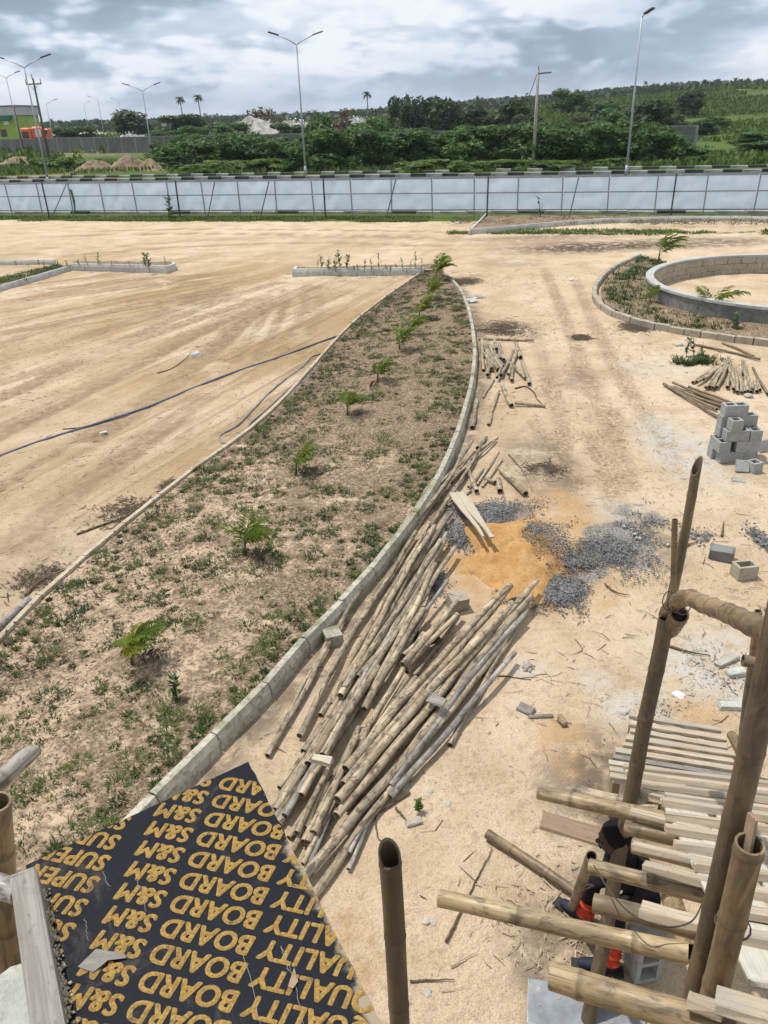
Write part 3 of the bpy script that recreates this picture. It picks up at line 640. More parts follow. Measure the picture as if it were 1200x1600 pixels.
# left planter (L shaped)
c0, c1, c2, c3 = G(-60, 474), G(112, 423), G(262, 427), G(277, 422)
kerb_line('low pale kerb facing the camera on the left L-shaped planter', [c1, c2], .15, .28, 'kerb_clean', .62, side=-1, name='planter_kerb')
kerb_line('short angled kerb closing the right tip of the left L-shaped planter', [c2, c3, c3 + V(-.15, .5, 0)], .14, .26, 'kerb_clean', .5, side=-1, name='planter_kerb')
kerb_line('long low kerb running back from the left picture edge to the L-shaped planter', [c0, c1], .13, .20, 'kerb_clean', .9, side=-1, name='planter_kerb')
bk = G(-60, 413); 
kerb_line('inner kerb at the back of the left L-shaped planter', [G(-20, 411, .1), G(85, 410, .1)], .13, .20, 'kerb_clean', .8, side=-1, name='planter_kerb')
soil_patch('planter_soil', [c1 + V(0, .12, 0), c2 + V(0, .12, 0), c3 + V(-.1, .1, 0), c3 + V(-.3, .7, 0), c1 + V(-.2, .95, 0)], .22, lit=.95, res=.2)
soil_patch('planter_soil', [c0 + V(-.05, .12, 0), c1 + V(-.02, .12, 0), c1 + V(-.9, .95, 0), c0 + V(-1.6, .9, 0)], .14, lit=.9, res=.25)
# fence-side bed on the right
rb = [G(*p) for p in ((735, 366), (800, 361), (900, 352), (1000, 348), (1130, 346), (1240, 349))]
kerb_line('long pale kerb curving below the fence on the far right', rb, .15, .24, 'kerb_clean', .95, side=-1)
kerb_line('short kerb running back to the fence at the left end of the far right bed', [G(758, 339), G(731, 367)], .12, .2, 'kerb_clean', .9, side=-1)
soil_patch('planter_soil', [p + V(0, .12, 0) for p in rb] + [G(1240, 341), G(1000, 341), G(762, 341)], .15, lit=.9, res=.5)

# ---- ring wall of the round pond
rw = thing('ring_wall', 'round low block wall with smooth grey outside and coping, on the right', 'wall', RING_C)
def annulus(name, r0, r1, z0, z1, mat, n=96, wav=0.0):
    v, f = [], []
    for i in range(n):
        a = 2 * math.pi * i / n; c, s = math.cos(a), math.sin(a)
        for r_, z_ in ((r0, z0), (r1, z0), (r1, z1), (r0, z1)): v.append((c * (r_ + random.uniform(-wav, wav)), s * (r_ + random.uniform(-wav, wav)), z_))
    for i in range(n):
        j = (i + 1) % n
        for k in range(4): f.append((i * 4 + k, j * 4 + k, j * 4 + (k + 1) % 4, i * 4 + (k + 1) % 4))
    me = mesh(name, v, f, mt(mat)); return me
obj('render_coat', annulus('render_coat', RING_R - .045, RING_R, -.1, RING_H - .07, 'render_grey', wav=.004), rw, RING_C)
obj('coping', annulus('coping', RING_R - .20, RING_R + .03, RING_H - .068, RING_H, 'coping', wav=.006), rw, RING_C)
RI = RING_R - .24; nb = 54
blk = []
for k in range(4): v, f = boxdata(2 * math.pi * RI / nb - .010, .185, .191, .008, .006); blk.append(mesh('wall_block', v, f, mt('block_tan')))
for c_ in range(3):
    for i in range(nb):
        a = 2 * math.pi * (i + .5 * (c_ % 2)) / nb; p = RING_C + Vector((math.cos(a) * (RI + .098), math.sin(a) * (RI + .098), .09 + c_ * .197 - .06 + .02))
        obj('wall_block', random.choice(blk), rw, p, rz=a + math.pi / 2)
# kerb ring round it
KRC = Vector((13.2, 23.3, 0)); 
ringk = [G(*p) for p in ((1003, 404), (960, 425), (937, 448), (934, 470), (955, 490), (1000, 507), (1060, 520), (1130, 531), (1215, 541), (1330, 548))]
kerb_line('weathered brown kerb curving round the planted strip outside the ring wall', ringk, .16, .17, 'block_tan', .42, side=1, ch=.03, jit=.012)
inner = [RING_C + Vector((math.cos(a), math.sin(a), 0)) * (RING_R - .02) for a in np.linspace(math.radians(290), math.radians(110), 24)]
rp = spline(ringk, 40)
cen = [p for p in rp]
v, f = [], []; rs = random.Random(4)
for i, p in enumerate(rp):
    q_ = p + (RING_C - p).normalized() * .1; e_ = RING_C + (p - RING_C).normalized() * (RING_R - .02)
    for k in range(9): t = k / 8; v.append((q_.x + (e_.x - q_.x) * t, q_.y + (e_.y - q_.y) * t, .11 + .07 * t + rs.uniform(-.03, .03)))
for i in range(len(rp) - 1):
    for k in range(8): f.append((i * 9 + k, i * 9 + k + 1, i * 9 + 10 + k, i * 9 + 9 + k))
me = mesh('ring_bed_soil', v, f, mt('bed_soil'), smooth=True); a = me.attributes.new('litter', 'FLOAT', 'POINT'); a.data.foreach_set('value', [.75] * len(v)); tag(obj('ring_bed_soil', me), kind='structure')

# ================================================================== FENCE
fl = (FB - FA).length; f0t, f1t = -6.0, fl + 4.0
FH = 2.06; fz0 = .42
fr = thing('sheet_fence', 'long white sheet fence on grey posts and rails across the site', 'fence', FA + FU * f0t)
fang = math.atan2(FU.y, FU.x)
NP = 25; sp = (f1t - f0t) / (NP - 1)
sheets = []
for k in range(5):
    nxs, nzs = 14, 8; v, f = [], []
    rs = np.random.default_rng(100 + k)
    gx, gz = np.meshgrid(np.linspace(0, 1, nxs), np.linspace(0, 1, nzs))
    wr_ = (fbm(gx * 6 + gz * 3, gz * 5 - gx * 2, 200 + k, 3) - .5) * .10 + (fbm(gx * 14 + gz * 9, gz * 12, 300 + k, 2) - .5) * .05
    sag = (np.abs(gz - .5) > .45) * (fbm(gx * 5, gz * 0, 400 + k) - .5) * .05
    v = [(x_ * sp, y_, fz0 + z_ * (FH - fz0) + s_) for x_, y_, z_, s_ in zip(gx.ravel(), wr_.ravel() * np.sin(np.pi * gx.ravel()) ** .5, gz.ravel(), sag.ravel())]
    f = [(j * nxs + i, j * nxs + i + 1, (j + 1) * nxs + i + 1, (j + 1) * nxs + i) for j in range(nzs - 1) for i in range(nxs - 1)]
    sheets.append(mesh('sheet_panel', v, f, mt('sheet_white'), smooth=True))
v, f = boxdata(.06, .05, FH + .45, .0, 0, FH / 2 - .2); post = mesh('post', v, f, mt('galvanised'))
v, f = boxdata(.075, .06, FH + .55, .0, 0, FH / 2 - .2); dpost = mesh('dark_post', v, f, mt('dark_steel'))
v, f = boxdata(sp - .07, .035, .05, 0, 0); rail = mesh('rail', v, f, mt('galvanised'))
for i in range(NP):
    p = FA + FU * (f0t + i * sp); 
    q = p - FN * .06; o = obj('post', post, fr, q, rz=fang); o.rotation_euler = (0, random.uniform(-.03, .03), fang)
    if i < NP - 1:
        obj('sheet_panel', sheets[(i * 3 + i // 4) % 5], fr, p + FN * .03, rz=fang)
        for z_ in (FH - .02, (FH + fz0) / 2 + .05, fz0 + .01): obj('rail', rail, fr, p + FU * sp / 2 - FN * .012 + V(0, 0, z_), rz=fang)
for px in (73, 279, 508, 762, 1051):
    d = ray(px, 310); t = -fs(0, 0) / (d.x * FN.x + d.y * FN.y); p = CAM + d * t; p.z = 0
    o = obj('dark_post', dpost, fr, p - FN * .13, rz=fang); o.rotation_euler = (0, random.uniform(-.02, .02), fang)
def along(px):
    d = ray(px, 310); t = -fs(0, 0) / (d.x * FN.x + d.y * FN.y); p = CAM + d * t; return Vector((p.x, p.y, 0))
for px, ex in ((340, -.25), (424, -.35), (620, -.35), (902, -.3), (110, -.9)):
    p = along(px); a = p - FN * .12 + V(0, 0, FH - .05); b = p - FN * 1.15 + FU * ex
    bar('brace', b, a, .045, .045, mt('dark_steel'), fr, 0, 0)
o = obj('torn_cloth', mesh('torn_cloth', [(0, 0, 0), (.14, .02, -.02), (.2, .03, -.7), (.08, -.02, -1.5), (.02, .02, -1.45), (.06, 0, -.7)], [(0, 1, 2, 5), (5, 2, 3, 4)], mt('paint_green_dark')), fr, along(113) - FN * .1 + V(0, 0, 1.7))
# ================================================================== STREET LAMPS AND POLES
def lamp(label, base, h, arms, ang=0.0, lean=0.0, reach=1.75, rise=.75):
    r = thing('street_lamp', label, 'street lamp', base)
    top = base + V(lean, 0, h)
    obj('pole', tubemesh('pole', [(0, 0, 0), (lean * .5, 0, h * .5), (lean, 0, h)], [.11, .085, .055], mt('lamp_steel'), 8), r, base)
    obj('base_sleeve', tubemesh('base_sleeve', [(0, 0, 0), (0, 0, .9)], [.15, .14], mt('lamp_steel'), 8), r, base)
    for sgn in arms:
        d = Vector((math.cos(ang), math.sin(ang), 0)) * sgn; e_ = top + d * reach + V(0, 0, rise)
        obj('arm', tubemesh('arm', [(0, 0, -.05), d * .35 * reach + V(0, 0, .4 * rise), d * reach + V(0, 0, rise)], [.05, .045, .04], mt('lamp_steel'), 6), r, top)
        v, f = boxdata(1.0, .34, .12, .04, 0); hq = Vector((d.x, d.y, .28)).normalized().to_track_quat('X', 'Z')
        obj('lamp_head', mesh('lamp_head', v, f, mt('lamp_head')), r, e_ + d * .35 + V(0, 0, .12), hq)
    return r
g = G(77, 292); lamp('tall double-arm street lamp nearest at far left, in front of the wooden pole', g, 10.2, (-1, 1), .1)
g = G(478, 275); lamp('tall double-arm street lamp rising left of centre above the white fence', g, 11.4, (-1, 1), .25)
g = G(978, 277); lamp('tall street lamp at right seen end-on with a single dark head', g, 11.2, (1,), math.radians(-70), reach=.45, rise=.2)
g = G(240, 256); lamp('double-arm street lamp beside the earth mounds', g, 9.2, (-1, 1), .15)
g = G(38, 250); lamp('double-arm street lamp in front of the green building', g, 13.0, (-1, 1), .1)
def farlamp(label, tp, Yd, h, arms, ang=0.0):
    t = D(tp[0], tp[1], Yd); zb = t.z - h; return lamp(label, Vector((t.x, Yd, zb)), h, arms, ang)
farlamp('distant street lamp with one arm showing just right of the wooden pole', (72, 163), 200, 11, (1,), .2)
farlamp('distant street lamp with one arm to the left, clear of the tree line', (153, 156), 235, 11.5, (-1,), .1)
farlamp('faint distant single-arm street lamp over the dark tree', (186, 158), 290, 11, (-1,), .1)
farlamp('small faraway street lamp between the wooden pole and the palms', (131, 163), 330, 11, (1,), .1)
# concrete utility pole on the right of centre
g = G(833, 262)
u = thing('utility_pole', 'pale utility pole with one short wooden crossarm at its top', 'utility pole', g)
obj('pole', tubemesh('pole', [(0, 0, 0), (.02, 0, 4), (.06, 0, 8.6)], [.19, .16, .11], mt('pole_concrete'), 8), u, g)
bar('crossarm', g + V(.0, -.1, 8.25), g + V(1.25, -.3, 8.3), .12, .14, mt('timber_grey'), u)
bar('strut', g + V(-.75, .1, 6.3), g + V(-.06, .05, 8.2), .06, .06, mt('pole_wood'), u)
obj('insulator', tubemesh('insulator', [(0, 0, 0), (0, 0, .35)], [.06, .03], mt('lamp_head'), 6), u, g + V(.06, 0, 8.6))
g = G(80, 262)
u = thing('utility_pole', 'dark wooden utility pole with a crossarm at far left', 'utility pole', g)
obj('pole', tubemesh('pole', [(0, 0, 0), (0, 0, 5), (.02, 0, 11.2)], [.2, .17, .12], mt('pole_wood'), 8), u, g)
bar('crossarm', g + V(-1.0, -.15, 10.5), g + V(1.15, -.3, 10.5), .13, .15, mt('pole_wood'), u)
for sx in (-.95, 0, 1.05): obj('insulator', tubemesh('insulator', [(0, 0, 0), (0, 0, .55)], [.07, .05], mt('lamp_head'), 6), u, g + V(sx, -.2, 10.58 if sx else 11.1))
for sx in (-.55, .55): bar('brace', g + V(.0, -.16, 9.7), g + V(sx, -.2, 10.45), .05, .05, mt('pole_wood'), u)
t = D(21, 164, 185); u = thing('utility_pole', 'small utility pole with insulators behind the lamp by the green building', 'utility pole', (t.x, 185, 0))
obj('pole', tubemesh('pole', [(0, 0, 0), (0, 0, t.z)], [.18, .12], mt('pole_wood'), 6), u, (t.x, 185, 0)); bar('crossarm', (t.x - .6, 185, t.z - .5), (t.x + .6, 185, t.z - .5), .14, .14, mt('pole_wood'), u)
# ================================================================== GREEN BUILDING AND TRUCK
BY0 = 222.0; bx1 = D(31, 200, BY0).x; bz1 = D(20, 166, BY0).z; 
gb = thing('green_building', 'lime green two-storey building with grey roof at the left edge', 'building', (bx1 - 9, BY0, 0))
def gbx(name, x0, x1, y0, y1, z0, z1, mat, par=gb): v, f = boxdata(x1 - x0, y1 - y0, z1 - z0, 0); return obj(name, mesh(name, v, f, mt(mat)), par, ((x0 + x1) / 2, (y0 + y1) / 2, (z0 + z1) / 2))
gbx('wall', bx1 - 18, bx1, BY0, BY0 + 14, -1, bz1 - 2.0, 'paint_green'); gbx('roof', bx1 - 18.5, bx1 + .4, BY0 - .5, BY0 + 14.5, bz1 - 2.0, bz1, 'paint_pale'); gbx('roof_cap', bx1 - 18.7, bx1 + .6, BY0 - .7, BY0 + 14.7, bz1, bz1 + .25, 'lamp_head')
gbx('awning', bx1 - 12, bx1 - 1.5, BY0 - 1.2, BY0 - .01, bz1 - 3.0, bz1 - 2.1, 'paint_green_dark')
for zc in (4.1, 8.5):
    for xc in (bx1 - 4.3, bx1 - 7.3, bx1 - 10.3):
        wdw = gbx('window', xc - .75, xc + .75, BY0 - .12, BY0 + .1, zc - .85, zc + .85, 'window_dark')
        v, f = boxdata(1.75, .1, .15, 0); obj('sill', mesh('sill', v, f, mt('paint_pale')), wdw, (0, -.08, -.93))
for xc in (bx1 - 3.0, bx1 - 5.6): gbx('air_conditioner', xc - .6, xc + .6, BY0 - .45, BY0 - .02, 5.9, 6.8, 'truck_white')
TY = 214.0; tp = D(36, 225, TY); tp2 = D(80, 225, TY); tz = max(.2, D(55, 224, TY).z); tl = tp2.x - tp.x
tr = thing('refuse_truck', 'orange refuse truck parked behind the wall beside the green building', 'truck', (tp.x, TY, tz))
def tbx(name, x0, x1, y0, y1, z0, z1, mat, ch=.15): v, f = boxdata(x1 - x0, y1 - y0, z1 - z0, ch); return obj(name, mesh(name, v, f, mt(mat)), tr, (tp.x + (x0 + x1) / 2, TY + (y0 + y1) / 2, tz + (z0 + z1) / 2))
tbx('hopper', 0, 2.5, -.1, 2.5, .7, 3.5, 'truck_orange', .3); tbx('hopper_opening', .35, 1.9, -.16, -.08, 1.2, 2.6, 'window_dark', 0)
tbx('body', 2.52, tl - 1.9, 0, 2.5, .9, 3.7, 'truck_orange', .4); tbx('side_panel', 3.6, 5.0, -.06, .02, 1.4, 3.1, 'truck_white', 0); tbx('cab', tl - 1.85, tl, .1, 2.4, .7, 3.2, 'truck_orange', .3); tbx('cab_window', tl - 1.4, tl - .4, .04, .12, 2.0, 2.9, 'window_dark', 0); tbx('chassis', .3, tl - .2, .3, 2.2, .5, .68, 'rubber', 0)
for xw in (2.0, 3.2, tl - 1.2):
    wv = tubemesh('wheel', [(0, -.15, 0), (0, .15, 0)], [.5, .5], mt('rubber'), 14); obj('wheel', wv, tr, (tp.x + xw, TY + .25, tz + .5))

# ================================================================== VEGETATION BEHIND THE ROAD
def gz1(x, y): return float(hill(np.array([float(x)]), np.array([float(y)]))[0])
def leafcloud(seed, n, lumps, size, droop=0.0):
    """leaf faces spread through a few lobes: unit crown, base at z=0, about 1 high and 1 wide"""
    r = np.random.default_rng(seed); c = []; 
    L = np.array(lumps, dtype=float); wgt = (L[:, 3] * L[:, 4]) ** 1.2; wgt /= wgt.sum()
    k = r.choice(len(L), n, p=wgt); u = r.normal(size=(n, 3)); u /= np.linalg.norm(u, axis=1)[:, None]; rad = r.random(n) ** .30
    P = np.stack([L[k, 0] + u[:, 0] * rad * L[k, 3], L[k, 1] + u[:, 1] * rad * L[k, 3], L[k, 2] + u[:, 2] * rad * L[k, 4]], 1); P[:, 2] = np.maximum(P[:, 2], .02)
    nrm = u + r.normal(scale=.75, size=(n, 3)); nrm[:, 2] += .35; nrm /= np.linalg.norm(nrm, axis=1)[:, None]
    t = np.cross(nrm, r.normal(size=(n, 3))); t /= np.linalg.norm(t, axis=1)[:, None]; t[:, 2] -= droop; b = np.cross(nrm, t)
    s = size * (.6 + .8 * r.random(n))[:, None]
    A, B, C_, D_ = P - t * s, P + b * s * .42, P + t * s, P - b * s * .42
    verts = np.stack([A, B, C_, D_], 1).reshape(-1, 3); quads = np.arange(n * 4).reshape(-1, 4); return verts, quads
def lobes(seed, n, flat=1.0, spread=.32, lo=.2, hi=.8):
    r = random.Random(seed); out = []
    for i in range(n):
        a = r.uniform(0, 6.28); d = spread * math.sqrt(r.random()); z = r.uniform(lo, hi); rr = r.uniform(.13, .24) * (1.15 - .35 * z)
        out.append((math.cos(a) * d * (1.1 - .35 * z), math.sin(a) * d * (1.1 - .35 * z), z, rr, rr * r.uniform(.6, .95) * flat))
    return out
CROWN = {}
for i in range(4):
    v, q = leafcloud(i + 1, 3800, lobes(i + 11, 20, spread=.36, lo=.06, hi=.86), .05); CROWN['shrub', i] = npmesh('crown', v, quads=q, mat=mt('leaf_shrub'))
for i in range(3):
    v, q = leafcloud(i + 31, 1500, lobes(i + 41, 10, flat=.8, lo=.1, hi=.7), .06); CROWN['low', i] = npmesh('crown', v, quads=q, mat=mt('leaf_bright'))
for i in range(3):
    v, q = leafcloud(i + 51, 2400, lobes(i + 61, 15, flat=1.5, spread=.30, lo=.22, hi=.88), .05, .35); CROWN['tree', i] = npmesh('crown', v, quads=q, mat=mt('leaf_dark'))
for i in range(2):
    v, q = leafcloud(i + 71, 900, lobes(i + 81, 10, flat=1.3, lo=.2, hi=.9), .045, .3); CROWN['bare', i] = npmesh('crown', v, quads=q, mat=mt('leaf_brown'))
def stems(seed, n, h, r0):
    rs = random.Random(seed); V_, F_ = [], []
    for i in range(n):
        a = rs.uniform(0, 6.28); top = Vector((math.cos(a) * rs.uniform(.05, .28), math.sin(a) * rs.uniform(.05, .28), h * rs.uniform(.75, 1.1)))
        m = tubemesh('x', [(0, 0, 0), top * .5 + V(rs.uniform(-.03, .03), 0, .05), top], [r0, r0 * .7, r0 * .3], None, 5); o = len(V_)
        V_ += [v.co.copy() for v in m.vertices]; F_ += [tuple(k + o for k in p.vertices) for p in m.polygons]; bpy.data.meshes.remove(m)
    return mesh('stem', V_, F_, mt('pole_wood'))
STEM = {k: stems(i, nn, hh, rr) for i, (k, nn, hh, rr) in enumerate((('shrub', 5, .7, .02), ('low', 3, .5, .015), ('tree', 5, .85, .025), ('bare', 9, .9, .018)))}
def plant(px, top, Yd, wid, kind, label, group, cat='shrub', name=None, var=None):
    t = D(px, top, Yd); zb = gz1(t.x, Yd) - .1; h = max(.6, t.z - zb)
    r = bpy.data.objects.new(name or ('tree' if kind in ('tree', 'bare') else 'shrub'), None); COL.objects.link(r); r.location = (t.x, Yd, zb); r.rotation_euler = (0, 0, random.uniform(0, 6.28)); r.empty_display_size = .1
    tag(r, label, cat, group)
    n = {'shrub': 4, 'low': 3, 'tree': 3, 'bare': 2}[kind]
    for nm, me in (('crown', CROWN[kind, random.randrange(n) if var is None else var % n]), ('stem' if kind in ('shrub', 'low') else 'trunk', STEM[kind])):
        o = bpy.data.objects.new(nm, me); COL.objects.link(o); o.parent = r; o.scale = (wid, wid, h)
    return r
rr = random.Random(5)
# main thicket behind the verge, by stretches one can name
ORD = ['first', 'second', 'third', 'fourth', 'fifth', 'sixth', 'seventh', 'eighth', 'ninth', 'tenth', 'eleventh', 'twelfth', 'thirteenth', 'fourteenth', 'fifteenth', 'sixteenth', 'seventeenth', 'eighteenth', 'nineteenth', 'twentieth'] + [t + '-' + u for t in ('twenty', 'thirty') for u in ('first', 'second', 'third', 'fourth', 'fifth', 'sixth', 'seventh', 'eighth', 'ninth')]
def stretch(x0, x1, tops, Y0, Y1, n, w, kind, label, group):
    for i in range(n):
        px = x0 + (x1 - x0) * (i + rr.uniform(.15, .85)) / n; f_ = (px - x0) / (x1 - x0)
        plant(px, np.interp(f_, np.linspace(0, 1, len(tops)), tops) + rr.uniform(-6, 4) - (5 if kind == 'shrub' else 0), rr.uniform(Y0, Y1), rr.uniform(*w), kind, ORD[i] + ' from left: ' + label, group, 'tree' if kind in ('tree', 'bare') else 'shrub')
stretch(255, 345, (226, 216, 220), 108, 122, 8, (6, 8.5), 'shrub', 'dark green shrub at the left end of the roadside thicket', 'shrubs at the left end of the thicket')
stretch(345, 470, (220, 216, 208), 100, 112, 12, (6, 8.5), 'shrub', 'dark green shrub in the thicket left of the centre street lamp', 'shrubs left of the centre lamp')
stretch(480, 680, (204, 202, 206, 208), 92, 102, 18, (6, 8), 'shrub', 'dark green shrub in the thicket between centre lamp and wall gap', 'shrubs right of the centre lamp')
stretch(726, 830, (202, 196, 200), 90, 99, 12, (5.5, 7.5), 'shrub', 'dark green shrub in the thicket just left of the pale utility pole', 'shrubs left of the pale pole')
stretch(842, 975, (200, 199, 202), 86, 95, 14, (5.5, 7.5), 'shrub', 'dark green shrub between the pale utility pole and the right lamp', 'shrubs between pole and right lamp')
stretch(980, 1098, (192, 202, 228, 246), 84, 92, 12, (4, 5.5), 'shrub', 'dark green shrub right of the right lamp, in front of the wall', 'shrubs right of the right lamp')
stretch(1172, 1215, (226, 222), 92, 100, 3, (5, 6), 'shrub', 'green shrub at the right edge beside the end of the wall', 'shrubs at the right edge')
stretch(1090, 1200, (252, 250, 246), 84, 90, 6, (3.5, 4.5), 'low', 'low bright bush in front of the right stretch of wall', 'low bushes at right')
stretch(300, 640, (246, 248, 247), 94, 101, 20, (4.5, 6.5), 'low', 'low bright green bush at the foot of the thicket, left half', 'low bushes left half')
stretch(640, 1080, (247, 247, 248), 82, 89, 20, (4.5, 6.5), 'low', 'low bright green bush at the foot of the thicket, right half', 'low bushes right half')
stretch(0, 250, (246, 243, 246), 112, 135, 12, (3.6, 5.5), 'low', 'low green bush on rough ground below the grey wall at left', 'low bushes below the left wall')
plant(502, 176, 104, 6.5, 'shrub', 'tall rounded green tree standing up from the thicket right of the centre lamp', None, 'tree', 'tree', 1)
plant(570, 184, 104, 6.0, 'shrub', 'second rounded green tree rising from the thicket, left of the feathery trees', None, 'tree', 'tree', 2)
plant(738, 206, 95, 7, 'shrub', 'bushy broadleaf tree filling the thicket just right of the wall gap', None, 'tree', 'tree', 3)
# feathery and bare trees beyond the wall
for px, tp_, Yd, wd_, kd, lb in ((628, 152, 150, 8, 'tree', 'dark feathery tree left in the group behind the wall gap'), (668, 150, 152, 9, 'tree', 'tallest dark feathery tree above the wall gap'), (698, 158, 148, 8, 'tree', 'dark feathery tree right of the tallest one above the wall gap'),
        (742, 168, 150, 10, 'tree', 'broad dark tree behind the thicket left of the pale pole'), (790, 160, 152, 11, 'tree', 'dark rounded tree directly behind the pale utility pole, left side'), (822, 178, 140, 9, 'tree', 'dark tree at the foot of the pale pole beyond the wall'),
        (868, 192, 135, 8, 'tree', 'dark tree just right of the pale pole beyond the wall'), (925, 196, 132, 8, 'tree', 'low dark tree between pale pole and right lamp'), (1008, 160, 128, 10, 'tree', 'big dark feathery tree just right of the right lamp'),
        (1048, 178, 140, 9, 'tree', 'dark spreading tree beyond the wall, right of the big feathery one'), (1082, 143, 215, 11, 'tree', 'dark pointed tree on the hillside at right'), (896, 137, 250, 13, 'shrub', 'lone dark round bush high on the green hillside'),
        (944, 153, 215, 11, 'shrub', 'lone dark bush lower on the green hillside'), (210, 174, 220, 15, 'tree', 'broad flat-topped dark tree behind the wall at left'), (285, 178, 235, 16, 'shrub', 'green tree beyond the rubbish mounds at left'), (255, 200, 190, 10, 'shrub', 'green bushy tree beside the rubbish mound at left'),
        (365, 190, 185, 12, 'shrub', 'green bushy tree behind the wall left of the centre lamp'), (310, 196, 182, 11, 'shrub', 'green tree rising over the wall behind the double-arm lamp'), (405, 164, 200, 12, 'bare', 'half-bare brown tree on the rubbish tip left of the centre lamp'), (420, 170, 205, 9, 'bare', 'thin brown tree close left of the centre lamp'),
        (525, 168, 185, 9, 'bare', 'half-bare brown tree on the rubbish tip right of the centre lamp'), (1185, 205, 120, 8, 'shrub', 'green tree beyond the wall at the right edge'), (1100, 190, 150, 8, 'tree', 'dark bush on the slope above the right stretch of wall'), (1125, 178, 170, 8, 'shrub', 'green bush on the slope at right'),
        (640, 195, 128, 8, 'shrub', 'green tree pressed against the wall left of its gap'), (120, 195, 240, 14, 'shrub', 'green tree behind the orange truck'), (95, 196, 250, 12, 'shrub', 'green tree between truck and wooden pole'), (905, 178, 190, 8, 'bare', 'dry tan palm-like tree left of the right lamp'),
        (455, 190, 180, 10, 'shrub', 'green tree on the rubbish tip right behind the centre lamp'), (598, 182, 175, 9, 'shrub', 'dark green bush on the tip left of the feathery trees'), (965, 168, 170, 9, 'shrub', 'green bush on the slope left of the right lamp'), (870, 160, 260, 10, 'shrub', 'small bush on the bright hillside right of the pale pole')):
    plant(px, tp_, Yd, wd_, kd, lb, None, 'tree' if kd in ('tree', 'bare') else 'shrub')
# tall single palms on the skyline
def fronds(seed, n, L, w_):
    r = np.random.default_rng(seed); V_, Q_ = [], []
    for i in range(n):
        a = r.uniform(0, 6.28); el = r.uniform(-.35, 1.25); L_ = L * r.uniform(.75, 1.1); d = np.array([math.cos(a), math.sin(a), 0]); s = np.array([-math.sin(a), math.cos(a), 0])
        pr = None; p = np.zeros(3); sl = el
        for k in range(5):
            ww = w_ * (1, 1.3, 1.1, .8, .15)[k]; V_ += [p - s * ww - [0, 0, ww * .5], p, p + s * ww - [0, 0, ww * .5]]
            if k:
                b = len(V_) - 6; Q_ += [(b, b + 1, b + 4, b + 3), (b + 1, b + 2, b + 5, b + 4)]
            p = p + (d * math.cos(sl) + np.array([0, 0, math.sin(sl)])) * L_ / 4; sl -= .45
    return np.array(V_), np.array(Q_)
fv, fq = fronds(3, 26, 3.6, .35); FC = npmesh('crown', fv, quads=fq, mat=mt('leaf_far'))
for px, tp_, hh, lb in ((281, 155, 17, 'tall lone palm on the skyline left of the centre, the fuller one'), (309, 152, 17, 'tall thin lone palm on the skyline, right of the fuller one'), (573, 147, 15, 'single tall palm breaking the skyline left of the feathery trees')):
    t = D(px, tp_, 520); zb = gz1(t.x, 520); r = thing('palm_tree', lb, 'palm tree', (t.x, 520, zb)); obj('trunk', tubemesh('trunk', [(0, 0, 0), (.3, 0, (t.z - zb) * .5), (0, 0, t.z - zb)], [.4, .3, .28], mt('pole_wood'), 6), r, (t.x, 520, zb)); o = obj('crown', FC, r, (t.x, 520, t.z)); o.scale = (1.2,) * 3
# palm grove along the ridge: one far mass
r = np.random.default_rng(17); VV, QQ, base = [], [], 0; crowns = [fronds(60 + k, 15, 3.4, .42) for k in range(6)]
def ground_z(x, y): return hill(np.asarray(x, float), np.asarray(y, float))
N_ = 4200; yy_ = 385 + 300 * r.random(N_) ** .8; aa = r.uniform(-.58, .60, N_); xx_ = aa * yy_; zz_ = ground_z(xx_, yy_)
for x_, y_, z_ in zip(xx_, yy_, zz_):
    if x_ < 30 and y_ < 410: continue
    v, q = crowns[r.integers(6)]; s = r.uniform(.8, 1.3); a = r.uniform(0, 6.28); hgt = r.uniform(2.2, 4.2) + (1.5 if r.random() < .05 else 0); c, sn = math.cos(a), math.sin(a)
    VV.append(np.stack([v[:, 0] * c - v[:, 1] * sn, v[:, 0] * sn + v[:, 1] * c, v[:, 2]], 1) * s * .62 + [x_, y_, z_ + hgt]); QQ.append(q + base); base += len(v)
# understorey lumps keep the grove closed
v, q = leafcloud(99, 26000, [(0, 0, .5, .5, .5)], .01)
n_ = 26000; yy_ = 390 + 300 * r.random(n_) ** .7; xx_ = r.uniform(-.60, .62, n_) * yy_; zz_ = ground_z(xx_, yy_) + r.uniform(0, 4.0, n_) * np.where(xx_ < 30, sstep(350, 420, yy_), 1)
P = np.stack([xx_, yy_, zz_], 1); s = 1.5; t = r.normal(size=(n_, 3)); t /= np.linalg.norm(t, axis=1)[:, None]; b = np.cross(t, r.normal(size=(n_, 3))); b /= np.linalg.norm(b, axis=1)[:, None]
VV.append(np.stack([P - t * s, P + b * s, P + t * s, P - b * s], 1).reshape(-1, 3)); QQ.append(np.arange(n_ * 4).reshape(-1, 4) + base)
tag(obj('palm_grove', npmesh('palm_grove', np.concatenate(VV), quads=np.concatenate(QQ), mat=mt('leaf_far'))), 'dense dark palm grove along the ridge and skyline', 'palm grove', kind='stuff')
